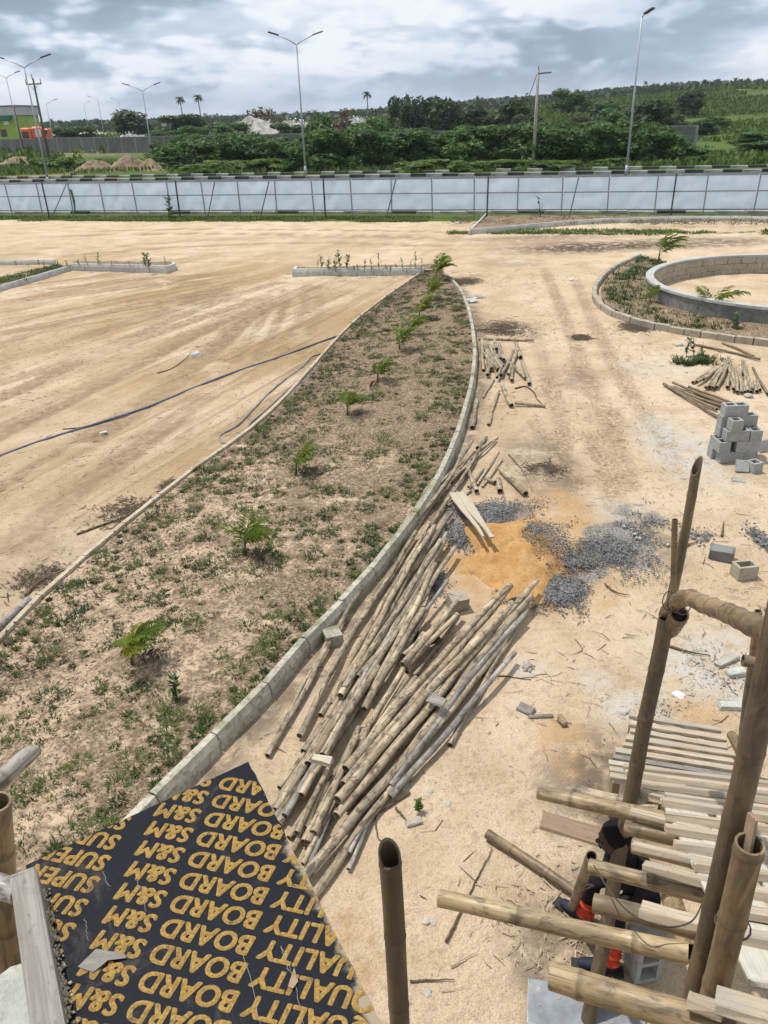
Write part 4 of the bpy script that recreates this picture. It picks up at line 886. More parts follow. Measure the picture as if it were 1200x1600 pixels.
# weeds on verge, slope and round the shrubs
def tuftmass(n, X_, Y_, Z_, size, mat, name, label, cat, seed, up=1.0):
    r = np.random.default_rng(seed); P = np.stack([X_, Y_, Z_], 1); a = r.uniform(0, 6.28, n); lean = r.uniform(.0, .8, n); d = np.stack([np.cos(a) * lean, np.sin(a) * lean, np.full(n, up)], 1); d /= np.linalg.norm(d, axis=1)[:, None]
    s = np.asarray(size) * (.5 + r.random(n)); sd = np.stack([-np.sin(a), np.cos(a), 0 * a], 1) * (s * .28)[:, None]; tip = P + d * s[:, None]; mid = P + d * (s * .5)[:, None]
    verts = np.stack([P, mid + sd, tip, mid - sd], 1).reshape(-1, 3); tn = np.repeat(r.random(n), 4)
    return tag(obj(name, npmesh(name, verts, quads=np.arange(n * 4).reshape(-1, 4), mat=mt(mat), col=tn)), label, cat, kind='stuff')
n = 16000; r = np.random.default_rng(23); tt_ = r.uniform(-60, 75, n); ss_ = ROAD_FAR + 6.3 + 26 * r.random(n) ** 1.4
px_ = FA.x + FU.x * tt_ + FN.x * ss_; py_ = FA.y + FU.y * tt_ + FN.y * ss_
keep = fbm(px_ * .12, py_ * .12, 88) > .36 + .14 * (px_ < -12); px_, py_ = px_[keep], py_[keep]
tuftmass(len(px_), px_, py_, ground_z(px_, py_) - .03, .55, 'weed', 'verge_weeds', 'rough green weeds covering the verge behind the painted kerbs', 'weeds', 24)
n = 90000; py_ = 110 + 285 * r.random(n) ** 1.0; px_ = (-.1 + .75 * r.random(n)) * py_; keep = fbm(px_ * .05, py_ * .05, 89) > .40; px_, py_ = px_[keep], py_[keep]
tuftmass(len(px_), px_, py_, ground_z(px_, py_) - .05, .45 + (py_ - 110) / 260 * .95, 'weed', 'hillside_scrub', 'bright green low scrub covering the hillside at right', 'scrub', 25)
n = 30000; py_ = 125 + 160 * r.random(n); px_ = (-.5 + .55 * r.random(n)) * py_; keep = (fbm(px_ * .05, py_ * .05, 90) > .50); px_, py_ = px_[keep], py_[keep]
tuftmass(len(px_), px_, py_, ground_z(px_, py_) - .05, 1.3, 'weed', 'tip_scrub', 'green scrub growing between the rubbish mounds at left', 'scrub', 26)
# rubbish tip: pale scraps over mounds
def mound(name, label, cat, c, rx, ry, h, mat, seed, n=28, kind=None, rings=9, rough=0.0):
    v, f = [], []; r = np.random.default_rng(seed)
    for i in range(rings + 1):
        for k in range(n):
            a = 2 * math.pi * k / n; t = i / rings; hh = h * (math.cos(t * math.pi) * .5 + .5); e_ = 1 + .28 * math.sin(a * 2 + seed) + .14 * math.sin(a * 5 + seed * 2)
            hh *= .75 + .5 * float(fbm(np.array([3 + t * math.cos(a) * 2.2 + seed]), np.array([3 + t * math.sin(a) * 2.2]), seed)[0])
            hh += rough * (1 - t * .5) * (float(fbm(np.array([t * math.cos(a) * 7 + 9.]), np.array([t * math.sin(a) * 7 + 9.]), seed + 3, 3)[0]) - .5); v.append((math.cos(a) * rx * t * e_, math.sin(a) * ry * t * e_, hh - .05))
    for i in range(rings):
        for k in range(n): f.append((i * n + k, (i + 1) * n + k, (i + 1) * n + (k + 1) % n, i * n + (k + 1) % n))
    me = mesh(name, v, f, mt(mat), smooth=True); return tag(obj(name, me, loc=c), label, cat, kind=kind)
pts_t = []
for (px, py, Yd, rx, ry, h, lb) in ((205, 215, 178, 9, 6, 3.2, 'grey rubbish mound just behind the wall at left'), (400, 196, 190, 16, 8, 5.0, 'pale rubbish mound left of the centre lamp'), (455, 185, 205, 13, 7, 4.5, 'reddish topped rubbish mound behind the centre lamp'), (560, 190, 200, 17, 7, 4.2, 'long pale rubbish mound between centre lamp and feathery trees'), (265, 200, 200, 14, 7, 2.2, 'low rubbish heap behind the double-arm lamp'), (110, 190, 290, 26, 8, 3.0, 'low pinkish heap of rubble far behind the truck'), (330, 180, 250, 18, 8, 3.0, 'far pale rubbish ridge below the palm skyline')):
    p = D(px, py, Yd); z = gz1(p.x, Yd); mound('rubbish_mound', lb, 'mound', (p.x, Yd, z - .3), rx, ry, h, 'trash_pile', int(px), 44, None, 18, 1.6); pts_t.append((p.x, Yd, z, rx, ry, h))
r = np.random.default_rng(31); SX, SY, SZ = [], [], []
for (x_, y_, z_, rx, ry, h) in pts_t:
    k = 650; a = r.uniform(0, 6.28, k); t = r.random(k) ** .6; SX += list(x_ + np.cos(a) * rx * t); SY += list(y_ + np.sin(a) * ry * t); SZ += list(z_ + h * .95 * (np.cos(t * 3.14) * .5 + .5) + .05 + .5 * (r.random(k) < .2))
n = len(SX); P = np.stack([SX, SY, SZ], 1); t = r.normal(size=(n, 3)); t /= np.linalg.norm(t, axis=1)[:, None]; b = np.cross(t, r.normal(size=(n, 3))); b /= np.linalg.norm(b, axis=1)[:, None]; s = r.uniform(.12, .38, n)[:, None]
tag(obj('rubbish', npmesh('rubbish', np.stack([P - t * s, P + b * s, P + t * s, P - b * s], 1).reshape(-1, 3), quads=np.arange(n * 4).reshape(-1, 4), mat=mt('trash_white'))), 'pale scraps of rubbish strewn over the tip mounds', 'rubbish', kind='stuff')
for (px, py, rx, ry, h, lb) in ((150, 268, 3.2, 2.4, 1.5, 'brown earth mound left of the double-arm lamp base'), (200, 266, 3.4, 2.4, 1.7, 'bare earth mound beside the double-arm lamp'), (235, 266, 2.6, 2, 1.3, 'small bare earth mound at the foot of the double-arm lamp'), (30, 262, 5, 3, 1.5, 'rough brown earth heap at the left edge'), (538, 268, 1.4, 1, .8, 'small brown earth heap right of the centre lamp'), (640, 268, 2.4, 1.2, .9, 'low grassy mound on the verge right of centre')):
    p = G(px, py); mound('earth_mound', lb, 'mound', (p.x, p.y, -.05), rx, ry, h, 'earth_brown' if px != 640 else 'leaf_bright', px + 1, 44, None, 18, .8)

# ================================================================== BED PLANTING
def blades(cx, cy, cz, n, rad, hgt, r, wid=.006, flat=.5):
    """blades of many tufts at once; cx.. are arrays"""
    k = len(cx); N = k * n; ci = np.repeat(np.arange(k), n); a = r.uniform(0, 6.283, N); d = rad[ci] * np.sqrt(r.random(N)); 
    P = np.stack([cx[ci] + np.cos(a) * d, cy[ci] + np.sin(a) * d, cz[ci] - .01], 1)
    b = a + r.normal(0, .9, N); ln = hgt[ci] * (.5 + .8 * r.random(N)); tl = np.clip(r.normal(flat, .3, N), .05, 1.3)
    dr = np.stack([np.cos(b) * np.sin(tl), np.sin(b) * np.sin(tl), np.cos(tl)], 1); sd = np.stack([-np.sin(b), np.cos(b), 0 * b], 1) * (wid * (.7 + .6 * r.random(N)))[:, None]
    mid = P + dr * (ln * .55)[:, None]; tip = mid + (dr * .6 + np.stack([np.cos(b), np.sin(b), -.25 + 0 * b], 1) * .4) * (ln * .5)[:, None]
    verts = np.stack([P - sd, P + sd, mid + sd * .8, mid - sd * .8, tip], 1).reshape(-1, 3); o = np.arange(N)[:, None] * 5
    return verts, (np.array([[0, 1, 2, 3]]) + o), (np.array([[3, 2, 4]]) + o), np.repeat(r.random(k)[ci] * .6 + r.random(N) * .4, 5)
r = np.random.default_rng(4)
def bedpts(n, y0, y1, pw=1.0):
    y = y0 + (y1 - y0) * r.random(n) ** pw; l, rt = LXY(y) + .1, RXY(y) - .05; x = l + (rt - l) * r.random(n); return x, y
def spaced(x, y, d):
    cell = {}; out = []
    for i in range(len(x)):
        k = (int(x[i] / d), int(y[i] / d)); ok = True
        for a in (-1, 0, 1):
            for b in (-1, 0, 1):
                for j in cell.get((k[0] + a, k[1] + b), ()):
                    if (x[i] - x[j]) ** 2 + (y[i] - y[j]) ** 2 < d * d: ok = False
        if ok: cell.setdefault(k, []).append(i); out.append(i)
    return np.array(out)
x, y = bedpts(9000, 3.6, 26, 1.0); k_ = spaced(x, y, .15); x, y = x[k_], y[k_]
keep = (fbm(x * 1.6, y * 1.6, 61) + .07 * (x < LXY(y) + .5 * (RXY(y) - LXY(y))) - .09 * sstep(12, 19, y)) > .365; x, y = x[keep], y[keep]
x2, y2 = bedpts(110, 20, 29.3); x, y = np.concatenate([x, x2]), np.concatenate([y, y2])
sz = r.random(len(x)) ** 2.2 * 1.25 + .22; v, q, t, c = blades(x, y, bedz(x, y), 80, .08 * sz + .010, .06 * sz + .025, r, .0058, .85)
tag(obj('grass_tufts', npmesh('grass_tufts', v, quads=q, tris=t, mat=mt('grass_tuft'), col=c)), 'patchy tufts of green carpet grass over the long bed', 'grass', kind='stuff')
x, y = bedpts(7500, 3.5, 29.5, 1.0); keep = fbm(x * 1.3, y * 1.3, 67) > .36; x, y = x[keep], y[keep]
v, q, t, c = blades(x, y, bedz(x, y), 18, np.full(len(x), .11), np.full(len(x), .05), r, .0055, 1.1)
tag(obj('dry_grass', npmesh('dry_grass', v, quads=q, tris=t, mat=mt('grass_dry'), col=c)), 'dead brown grass and leaf litter between the green tufts', 'dry grass', kind='stuff')
# grass along the fence foot and other beds
n = 3200; t_ = r.uniform(-3, fl * .63, n); s_ = -r.random(n) ** 1.3 * 2.3 + .5; kk = fbm(t_ * .5, s_ * .8, 191) > .36 + .12 * np.clip(-s_ - .6, 0, 1.5); t_, s_ = t_[kk], s_[kk]; x, y = FA.x + FU.x * t_ + FN.x * s_, FA.y + FU.y * t_ + FN.y * s_
t2 = r.uniform(fl * .68, fl + 3, 700); s2 = r.uniform(-6.2, -4.6, 700); k2 = fbm(t2 * .6, s2, 93) > .47; x, y = np.concatenate([x, (FA.x + FU.x * t2 + FN.x * s2)[k2]]), np.concatenate([y, (FA.y + FU.y * t2 + FN.y * s2)[k2]])
v, q, t, c = blades(x, y, 0 * x, 16, np.full(len(x), .28), np.full(len(x), .17), r, .018, .8)
tag(obj('fence_grass', npmesh('fence_grass', v, quads=q, tris=t, mat=mt('weed'), col=c)), 'strip of green grass along the foot of the white fence', 'grass', kind='stuff')
def polyscatter(poly, n):
    xs_ = [p[0] for p in poly]; ys_ = [p[1] for p in poly]; out = []
    while len(out) < n:
        px, py = random.uniform(min(xs_), max(xs_)), random.uniform(min(ys_), max(ys_)); ins = False; j = len(poly) - 1
        for i in range(len(poly)):
            if (poly[i][1] > py) != (poly[j][1] > py) and px < (poly[j][0] - poly[i][0]) * (py - poly[i][1]) / (poly[j][1] - poly[i][1]) + poly[i][0]: ins = not ins
            j = i
        if ins: out.append((px, py))
    return np.array(out)
pl = polyscatter([c0 + V(0, .2, 0), c1 + V(0, .2, 0), c1 + V(-.9, .9, 0), c0 + V(-1.6, .8, 0)], 230); pr = polyscatter([c1 + V(0, .2, 0), c2 + V(0, .2, 0), c3 + V(-.3, .6, 0), c1 + V(-.2, .9, 0)], 60)
pl = np.concatenate([pl, pr]); v, q, t, c = blades(pl[:, 0], pl[:, 1], np.full(len(pl), .14), 22, np.full(len(pl), .14), np.full(len(pl), .12), r, .010, .6)
tag(obj('planter_grass', npmesh('planter_grass', v, quads=q, tris=t, mat=mt('grass_tuft'), col=c)), 'green grass growing in the left L-shaped planter', 'grass', kind='stuff')
# ring bed ground cover
pl = polyscatter([p + (RING_C - p).normalized() * .25 for p in cen[:30]] + [p for p in inner], 420); v, q, t, c = blades(pl[:, 0], pl[:, 1], np.full(len(pl), .12), 16, np.full(len(pl), .14), np.full(len(pl), .15), r, .012, .7)
tag(obj('ring_bed_weeds', npmesh('ring_bed_weeds', v, quads=q, tris=t, mat=mt('grass_tuft'), col=c * .8)), 'patchy green weeds in the strip outside the ring wall', 'weeds', kind='stuff')
# tuft on open sand at right
g = G(1085, 565); k = 26; x = g.x + r.normal(0, .28, k); y = g.y + r.normal(0, .16, k); v, q, t, c = blades(x, y, 0 * x, 40, np.full(k, .1), np.full(k, .16), r, .009, .6)
tag(obj('weed_clump', npmesh('weed_clump', v, quads=q, tris=t, mat=mt('grass_tuft'), col=c)), 'small green weed clump alone on the sand above the fan of poles', 'weed')

n = 420; t_ = r.uniform(fl * .66, fl + 3, n); s_ = r.uniform(-3.6, -.2, n); v, q, t, c = blades(FA.x + FU.x * t_ + FN.x * s_, FA.y + FU.y * t_ + FN.y * s_, np.full(n, .13), 14, np.full(n, .2), np.full(n, .12), r, .014, .9)
tag(obj('bed_weeds', npmesh('bed_weeds', v, quads=q, tris=t, mat=mt('grass_dry'), col=c * .5)), 'dry brown weeds in the far right bed under the fence', 'weeds', kind='stuff')
# ---- young palms: fronds with separate leaflets, blown to the right
def frond_mesh(seed, L, pairs=15, mat='palm_leaf'):
    rs = random.Random(seed); v, f = [], []; p = Vector((0, 0, 0)); el = rs.uniform(1.15, 1.35); step = L / pairs
    rach = []
    for i in range(pairs + 1):
        rach.append(p.copy()); p = p + Vector((math.cos(el), 0, math.sin(el))) * step; el -= rs.uniform(.06, .10)
    for i in range(pairs):
        a, b = rach[i], rach[i + 1]; w_ = .007 * (1 - i / pairs) + .002; o = len(v)
        v += [a + V(0, -w_, 0), a + V(0, w_, 0), b + V(0, w_, 0), b + V(0, -w_, 0)]; f.append((o, o + 1, o + 2, o + 3))
        if i < 3: continue
        t = (b - a).normalized(); ll = L * (.13 + .24 * math.sin(math.pi * (i / pairs) ** .8)) 
        for sgn in (-1, 1):
            d = (t * rs.uniform(.55, .85) + V(0, sgn, 0) * .8 + V(0, 0, rs.uniform(-.35, .05))).normalized(); up = V(0, 0, 1); s = d.cross(up).normalized() * (.011 + .006 * L); m = a + d * ll * .45; e_ = a + d * ll + V(0, 0, -ll * .22); o = len(v)
            v += [a, m + s + V(0, 0, .004), e_, m - s + V(0, 0, .004)]; f += [(o, o + 1, o + 2), (o, o + 2, o + 3)]
    return mesh('frond', v, f, mt(mat))
FR = [frond_mesh(i, l_, 16) for i, l_ in enumerate((.70, .60, .78, .55))]; FRY = [frond_mesh(20 + i, l_, 14, 'palm_yellow') for i, l_ in enumerate((.5, .6))]; FRD = [frond_mesh(30 + i, .5, 10, 'palm_dry') for i in range(2)]
PST = tubemesh('stem', [(0, 0, -.05), (.005, 0, .12), (.012, 0, .3)], [.028, .022, .012], mt('twig'), 6)
def palm(label, base, s, seed, n=9, yellow=0, dry=1, group=None, wind=1.0):
    rs = random.Random(seed); r_ = bpy.data.objects.new('palm_sapling', None); COL.objects.link(r_); r_.location = base; r_.scale = (s,) * 3; r_.empty_display_size = .1; tag(r_, label, 'palm', group)
    o = bpy.data.objects.new('stem', PST); COL.objects.link(o); o.parent = r_
    for i in range(n + dry):
        me = FRD[i % 2] if i >= n else (FRY[i % 2] if i < yellow else FR[rs.randrange(4)])
        o = bpy.data.objects.new('frond', me); COL.objects.link(o); o.parent = r_; az = rs.gauss(0.1, .75 / wind) if rs.random() < .85 else rs.uniform(0, 6.28)
        o.location = (.01, 0, rs.uniform(.14, .3) if i < n else .1); tilt = rs.uniform(-.25, .35) if i < n else .9; k = rs.uniform(.75, 1.1)
        o.rotation_euler = (rs.uniform(-.25, .25), tilt, az); o.scale = (k,) * 3
for i, (px, py, s, yel, lb) in enumerate(((207, 1040, .72, 5, 'nearest young palm in the long bed, with yellowed leaves'), (384, 868, .82, 0, 'second nearest young palm in the long bed'), (463, 742, .80, 1, 'third young palm from the camera in the long bed'), (543, 650, .80, 1, 'fourth young palm in the bed, leaning right'), (590, 600, .95, 0, 'fifth young palm, with a tall stem, in the bed'),
        (624, 548, .9, 0, 'sixth young palm, low and bushy, in the bed'), (640, 525, .95, 0, 'seventh young palm, close behind the bushy one'), (655, 500, 1.0, 3, 'yellowish young palm eighth along the bed'), (672, 472, 1.05, 3, 'yellow-green young palm ninth along the bed'), (681, 440, 1.25, 2, 'farthest young palm at the pointed tip of the bed'))):
    g = G(px, py, .08); palm(lb, g, s, 50 + i, (14, 9, 8, 9, 7, 10, 8, 9, 8, 10)[i], yel, 2 if i in (0, 2) else 1, 'young palms along the long bed')
g = G(1028, 412, .1); palm('young palm at the back of the ring wall, blown right', g, 1.5, 81, 8, 2, 0)
g = G(1108, 497, .1); palm('young palm in front of the ring wall, drooping right', g, 1.35, 82, 8, 3, 0)
g = G(1015, 478, .1); palm('small spiky palm between kerb and ring wall', g, .8, 83, 8, 3, 0, wind=.3)
# ---- seedlings: little upright leafy plants
def seedling_mesh(seed, n, h):
    rs = random.Random(seed); v, f = [], []
    for i in range(n):
        z = h * (.15 + .85 * i / n); a = rs.uniform(0, 6.28); d = Vector((math.cos(a), math.sin(a), rs.uniform(.1, .8))).normalized(); ll = rs.uniform(.08, .17); s = d.cross(V(0, 0, 1)).normalized() * ll * .25; b = V(rs.uniform(-.02, .02), rs.uniform(-.02, .02), z); o = len(v)
        v += [b, b + d * ll * .5 + s, b + d * ll, b + d * ll * .5 - s]; f += [(o, o + 1, o + 2, o + 3)]
    return mesh('leaves', v, f, mt('leaf_shrub'))
SEEDM = [seedling_mesh(i, n_, h_) for i, (n_, h_) in enumerate(((26, .5), (34, .38), (18, .62), (44, .5)))]; SST = tubemesh('stem', [(0, 0, -.05), (0, 0, .5)], [.012, .006], mt('twig'), 5)
def seedling(label, base, s, k, group):
    r_ = bpy.data.objects.new('seedling', None); COL.objects.link(r_); r_.location = base; r_.rotation_euler = (random.uniform(-.15, .15), random.uniform(-.15, .15), random.uniform(0, 6)); r_.scale = (s,) * 3; tag(r_, label, 'plant', group)
    for nm, me in (('leaves', SEEDM[k % 4]), ('stem', SST)): o = bpy.data.objects.new(nm, me); COL.objects.link(o); o.parent = r_
for i in range(18): seedling(ORD[i] + ' thin seedling from the left in the small planter atop the bed', G(495 + i * 9.6 + random.uniform(-3, 3), 423 + random.uniform(-3, 1), .2), random.choice((.45, .6, .8, 1.0, 1.3)), random.randrange(4), 'seedlings in the small top planter')
for i in range(15): seedling(ORD[i] + ' small seedling from the left in the left L-shaped planter', G(25 + i * 16.5 + random.uniform(-6, 6), 417 + random.uniform(-2, 2), .2), random.choice((.3, .45, .6, .75, 1.0)), random.randrange(4), 'seedlings in the left planter')
seedling('bushy dark seedling near the right tip of the left planter', G(233, 420, .2), 1.1, 3, None)
for i, (px, py) in enumerate(((965, 432), (975, 470), (980, 452), (990, 440), (998, 470), (1010, 452), (1085, 500), (1150, 515))): seedling(ORD[i] + ' leafy weed from the left in the strip outside the ring wall', G(px, py, .1), random.uniform(.6, 1.1), i, 'weeds outside the ring wall')
seedling('small bush against the fence foot at left', along(266) - FN * .5, 2.6, 3, None); seedling('thin green plant at the fence foot right of centre', along(848) - FN * .6, 2.0, 2, None)
for i, (px, py) in enumerate(((1072, 557), (1084, 556), (1095, 560))): seedling(('left', 'middle', 'right')[i] + ' dark leafy sprig in the weed clump above the fan of poles', G(px, py), .8, i + 3, 'sprigs in the weed clump')
seedling('broad-leaved blue-green weed beside the grass near the kerb', G(278, 1096, .1), .55, 3, None); seedling('bright green sprout lying between pole pile and dark post', G(655, 1268), .35, 1, None)

# ================================================================== BAMBOO PILES
def pole(label, a, b, za, zb, r0, r1=None, mat='bamboo_weathered', group='bamboo poles in the big pile', seed=0, mid=None, sides=10, node=.30, **k):
    p = [G(a[0], a[1], za)]
    if mid: p.append(G(mid[0], mid[1], (za + zb) / 2 if len(mid) < 3 else mid[2]))
    p.append(G(b[0], b[1], zb)); o = bamboo('bamboo_pole', p, r0, r1 or r0 * .85, mt(mat), None, sides, node, seed=seed, **k)
    return tag(o, label, 'bamboo pole', group)
W, P_, GR = 'bamboo_weathered', 'bamboo_pale', 'bamboo_grey'
PILE = [  # near end, far end, heights, radius, colour, bend, label
    ((418, 1180), (587, 887), .05, .10, .038, W, (512, 1010), 'leftmost thin pole of the big pile, near end lying by the kerb'),
    ((466, 1150), (650, 832), .06, .10, .045, W, (560, 975), 'dark-ended pole second from the left of the big pile'),
    ((500, 1118), (672, 815), .08, .12, .042, P_, None, None), ((515, 1116), (694, 808), .06, .10, .045, W, None, None), ((532, 1088), (678, 822), .14, .16, .052, P_, (600, 955), 'thick pale pole with open near end, left part of the big pile'),
    ((480, 1196), (696, 842), .10, .14, .055, W, (600, 1010), None), ((470, 1242), (655, 925), .12, .18, .048, W, None, None), ((430, 1266), (600, 1010), .06, .12, .050, W, None, 'grey pole whose near end lies against the black board, left'),
    ((437, 1290), (622, 1000), .05, .10, .050, W, None, None), ((455, 1330), (560, 1150), .06, .12, .036, W, None, None), ((560, 880), (640, 835), .05, .06, .03, GR, None, None), ((478, 1315), (660, 990), .10, .16, .046, P_, None, None),
    ((610, 848), (698, 722), .10, .14, .045, W, (655, 785), 'thick pole beside the kerb below the loose short pieces'), ((600, 877), (738, 690), .08, .16, .042, W, (690, 762), 'crooked long pole bent in the middle, top of the pile by the kerb'), ((655, 800), (775, 685), .05, .07, .028, P_, None, None), ((645, 830), (720, 735), .04, .06, .03, W, None, None),
    ((620, 905), (752, 700), .05, .08, .034, W, None, None), ((580, 990), (705, 800), .06, .10, .04, W, None, None), ((540, 1075), (690, 845), .17, .20, .042, W, None, None), ((560, 1060), (712, 855), .12, .16, .045, W, (640, 960), None),
    ((543, 1205), (796, 918), .20, .22, .056, P_, (655, 1062), 'long pale pole across the middle of the pile, open near end'), ((525, 1248), (800, 942), .24, .24, .056, P_, (690, 1060), 'long pale pole with open near end, just right of the middle'), ((528, 1277), (838, 908), .16, .22, .052, P_, (705, 1060), 'long pole reaching farthest right over the dark gravel'),
    ((474, 1378), (828, 932), .08, .18, .056, W, (640, 1170), 'longest pole of the pile with white spots on its near end'), ((608, 1226), (818, 960), .10, .16, .046, GR, (735, 1060), 'bleached pole at the right side of the pile'), ((607, 1243), (806, 1022), .08, .14, .042, GR, (705, 1135), 'grey split pole with the outermost near end at right'), ((703, 1163), (803, 988), .05, .06, .036, W, None, 'short dark pole at the right edge of the pile'),
    ((540, 1262), (770, 1000), .07, .08, .046, W, None, None), ((560, 1240), (750, 1040), .06, .07, .044, W, None, None), ((590, 1170), (735, 1035), .06, .08, .04, GR, None, None), ((520, 1220), (680, 1040), .07, .09, .046, W, None, None), ((500, 1262), (640, 1060), .06, .08, .044, W, None, None),
    ((545, 1333), (602, 1220), .05, .07, .026, GR, (572, 1285), 'short bluish grey stick lying at the near right of the pile'), ((535, 1332), (580, 1250), .03, .05, .016, W, None, None), ((470, 1350), (530, 1240), .05, .12, .034, P_, None, None), ((462, 1300), (510, 1200), .14, .16, .036, W, None, None), ((490, 1300), (560, 1150), .14, .18, .05, P_, (520, 1235), None),
    ((630, 1040), (712, 938), .20, .26, .046, P_, (668, 995), 'pale pole standing out of the pile with a cut top, above the earth clod'), ((636, 1050), (708, 960), .12, .14, .036, W, None, None), ((615, 1020), (700, 905), .10, .18, .034, GR, None, None), ((570, 1110), (660, 950), .18, .2, .048, W, None, None), ((505, 1180), (590, 1040), .18, .2, .05, W, None, None), ((585, 1080), (680, 880), .15, .2, .05, P_, None, 'pale reddish pole ending upright beside the orange sand'),
    ((450, 1235), (520, 1120), .05, .08, .04, W, None, None), ((442, 1272), (500, 1180), .12, .14, .04, GR, None, None), ((560, 1180), (650, 1060), .13, .16, .048, W, None, None), ((640, 1140), (780, 985), .07, .09, .04, W, None, None),
]
cnt = {}
rp_ = random.Random(77)
for k in range(34):                                         # filler poles lying between the named ones
    src = PILE[rp_.randrange(0, 46)]
    if src[0][1] < 1050 and rp_.random() < .6: continue
    j = lambda q, sx, sy: (q[0] + rp_.uniform(-sx, sx), q[1] + rp_.uniform(-sy, sy))
    PILE.append((j(src[0], 14, 26), j(src[1], 12, 30), max(.04, src[2] - .05), max(.04, src[3] - .05), src[4] * rp_.uniform(.7, .95), rp_.choice((W, W, GR, P_)), None, None))
for i, (a, b, za, zb, r_, m_, md, lb) in enumerate(sorted(PILE, key=lambda t: t[0][0])):
    part_ = 'left strands of the big bamboo pile' if (a[0] + b[0]) / 2 < 590 else ('upper strands of the big bamboo pile along the kerb' if b[1] < 870 else 'right fan of the big bamboo pile')
    part_ = part_.replace('upper strands', 'upper part').replace(' along the kerb', ''); k_ = cnt[part_] = cnt.get(part_, 0) + (not lb)
    r_ *= .78; pole(lb or ORD[k_ - 1] + ' plain pole by near end, from left, ' + part_.replace('of the big bamboo pile', 'of the pile'), a, b, za, zb, r_, None, m_, None if lb else part_, i, md, sides=10)
# loose short pieces between pile and far bundle
for i, (a, b, r_, m_, lb) in enumerate((((820, 772), (782, 733), .05, P_, 'short thick bamboo length lying apart, right of the loose pieces'), ((745, 768), (728, 730), .038, W, 'short dark bamboo piece lying across the loose sticks'), ((783, 767), (778, 748), .05, W, 'stubby open-ended bamboo piece right of the loose sticks'),
        ((744, 757), (780, 705), .022, P_, 'thin straight stick left of its twin among loose pieces'), ((755, 760), (784, 717), .020, P_, 'thin straight stick right of its twin among loose pieces'), ((733, 762), (755, 733), .022, W, 'short grey stick under the dark piece'), ((745, 700), (760, 683), .04, P_, 'short bamboo stub at the top of the loose pieces, left'), ((748, 702), (778, 683), .03, P_, 'short bamboo stub at the top of the loose pieces, right'),
        ((705, 752), (748, 708), .03, W, 'grey stick beside the crooked long pole'), ((712, 762), (742, 722), .022, W, 'thin grey stick above the pale plank'), ((700, 790), (735, 765), .02, GR, 'thin stick just above the pale plank'), ((772, 755), (758, 748), .035, W, 'tiny bamboo offcut among the loose sticks'),
        ((737, 668), (746, 625), .045, W, 'short dark-ended pole beside the kerb above the pile'), ((762, 663), (780, 612), .03, P_, 'thin pole lying right of the short dark-ended one'), ((800, 633), (784, 602), .05, P_, 'short pole with open end below the far bundle'), ((852, 634), (805, 630), .035, W, 'dark split pole lying level below the far bundle'), ((755, 622), (773, 592), .018, W, 'thin bent stick below the far bundle'))):
    pole(lb, a, b, r_ + .01, r_ + .01, r_, r_ * .9, m_, None, 100 + i, sides=8)
# far bundle beside the kerb
for i, (a, b) in enumerate(sorted((((756, 578), (752, 532)), ((762, 586), (763, 568)), ((770, 577), (754, 532)), ((776, 578), (757, 534)), ((784, 575), (760, 533)), ((776, 545), (772, 532)), ((783, 560), (780, 538)), ((787, 562), (783, 545)), ((768, 575), (757, 552)), ((778, 578), (762, 545)), ((786, 572), (768, 545)), ((770, 545), (760, 533))))):
    pole(ORD[i] + ' pole by near end, from left, in the small far bundle beside the kerb', a, b, .05 + .03 * (i % 3), .05 + .02 * (i % 2), .042, .038, W if i % 3 else P_, 'poles in the small far bundle', 150 + i, sides=8, node=.35)
for i, (a, b, r_, lb) in enumerate((((834, 531), (748, 529), .035, 'single pole lying level across the top of the small far bundle'), ((814, 558), (808, 540), .05, 'stubby pole with open end right of the small far bundle'), ((827, 599), (816, 566), .045, 'pole lying alone right of the small far bundle'), ((800, 594), (799, 568), .04, 'short upright-looking pole below the crossed ones'), ((820, 589), (786, 556), .03, 'thin pole crossing the others right of the far bundle'),
        ((783, 586), (802, 548), .04, 'crossed pole leaning right beside the far bundle, lower'), ((793, 586), (810, 545), .035, 'crossed pole leaning right beside the far bundle, upper'), ((776, 590), (786, 570), .035, 'short pole at the foot of the far bundle'))):
    pole(lb, a, b, r_ + .02 + .04 * (i > 3), r_ + .02 + .05 * (i > 3), r_, r_, W if i % 2 else P_, None, 180 + i, sides=8)
# fan of poles at right
for i, (a, b) in enumerate(sorted((((1083, 597), (1115, 574)), ((1090, 598), (1118, 576)), ((1099, 594), (1138, 563)), ((1103, 605), (1136, 566)), ((1108, 606), (1138, 563)), ((1113, 606), (1139, 562)), ((1117, 605), (1140, 563)), ((1121, 604), (1136, 572))))):
    pole(ORD[i] + ' pole from left in the left spread of the bamboo fan', a, b, .045 + .025 * (i % 2), .05 + .03 * (i % 3), .034, .03, P_ if i % 2 else W, 'left spread of the bamboo fan', 200 + i, sides=8)
for i, (a, b) in enumerate(sorted((((1137, 606), (1141, 580)), ((1145, 609), (1139, 562)), ((1149, 611), (1141, 562)), ((1153, 612), (1148, 575)), ((1160, 612), (1155, 572)), ((1168, 612), (1162, 565)), ((1172, 612), (1167, 572)), ((1176, 609), (1170, 590)), ((1182, 612), (1177, 597)), ((1187, 608), (1184, 594)), ((1160, 585), (1160, 563)), ((1163, 613), (1160, 590))))):
    pole(ORD[i] + ' pole from left in the right spread of the bamboo fan', a, b, .045 + .025 * (i % 2), .05 + .03 * (i % 3), .04 if i in (0, 8, 9, 10) else .034, .03, P_ if i % 2 else W, 'right spread of the bamboo fan', 220 + i, sides=8)
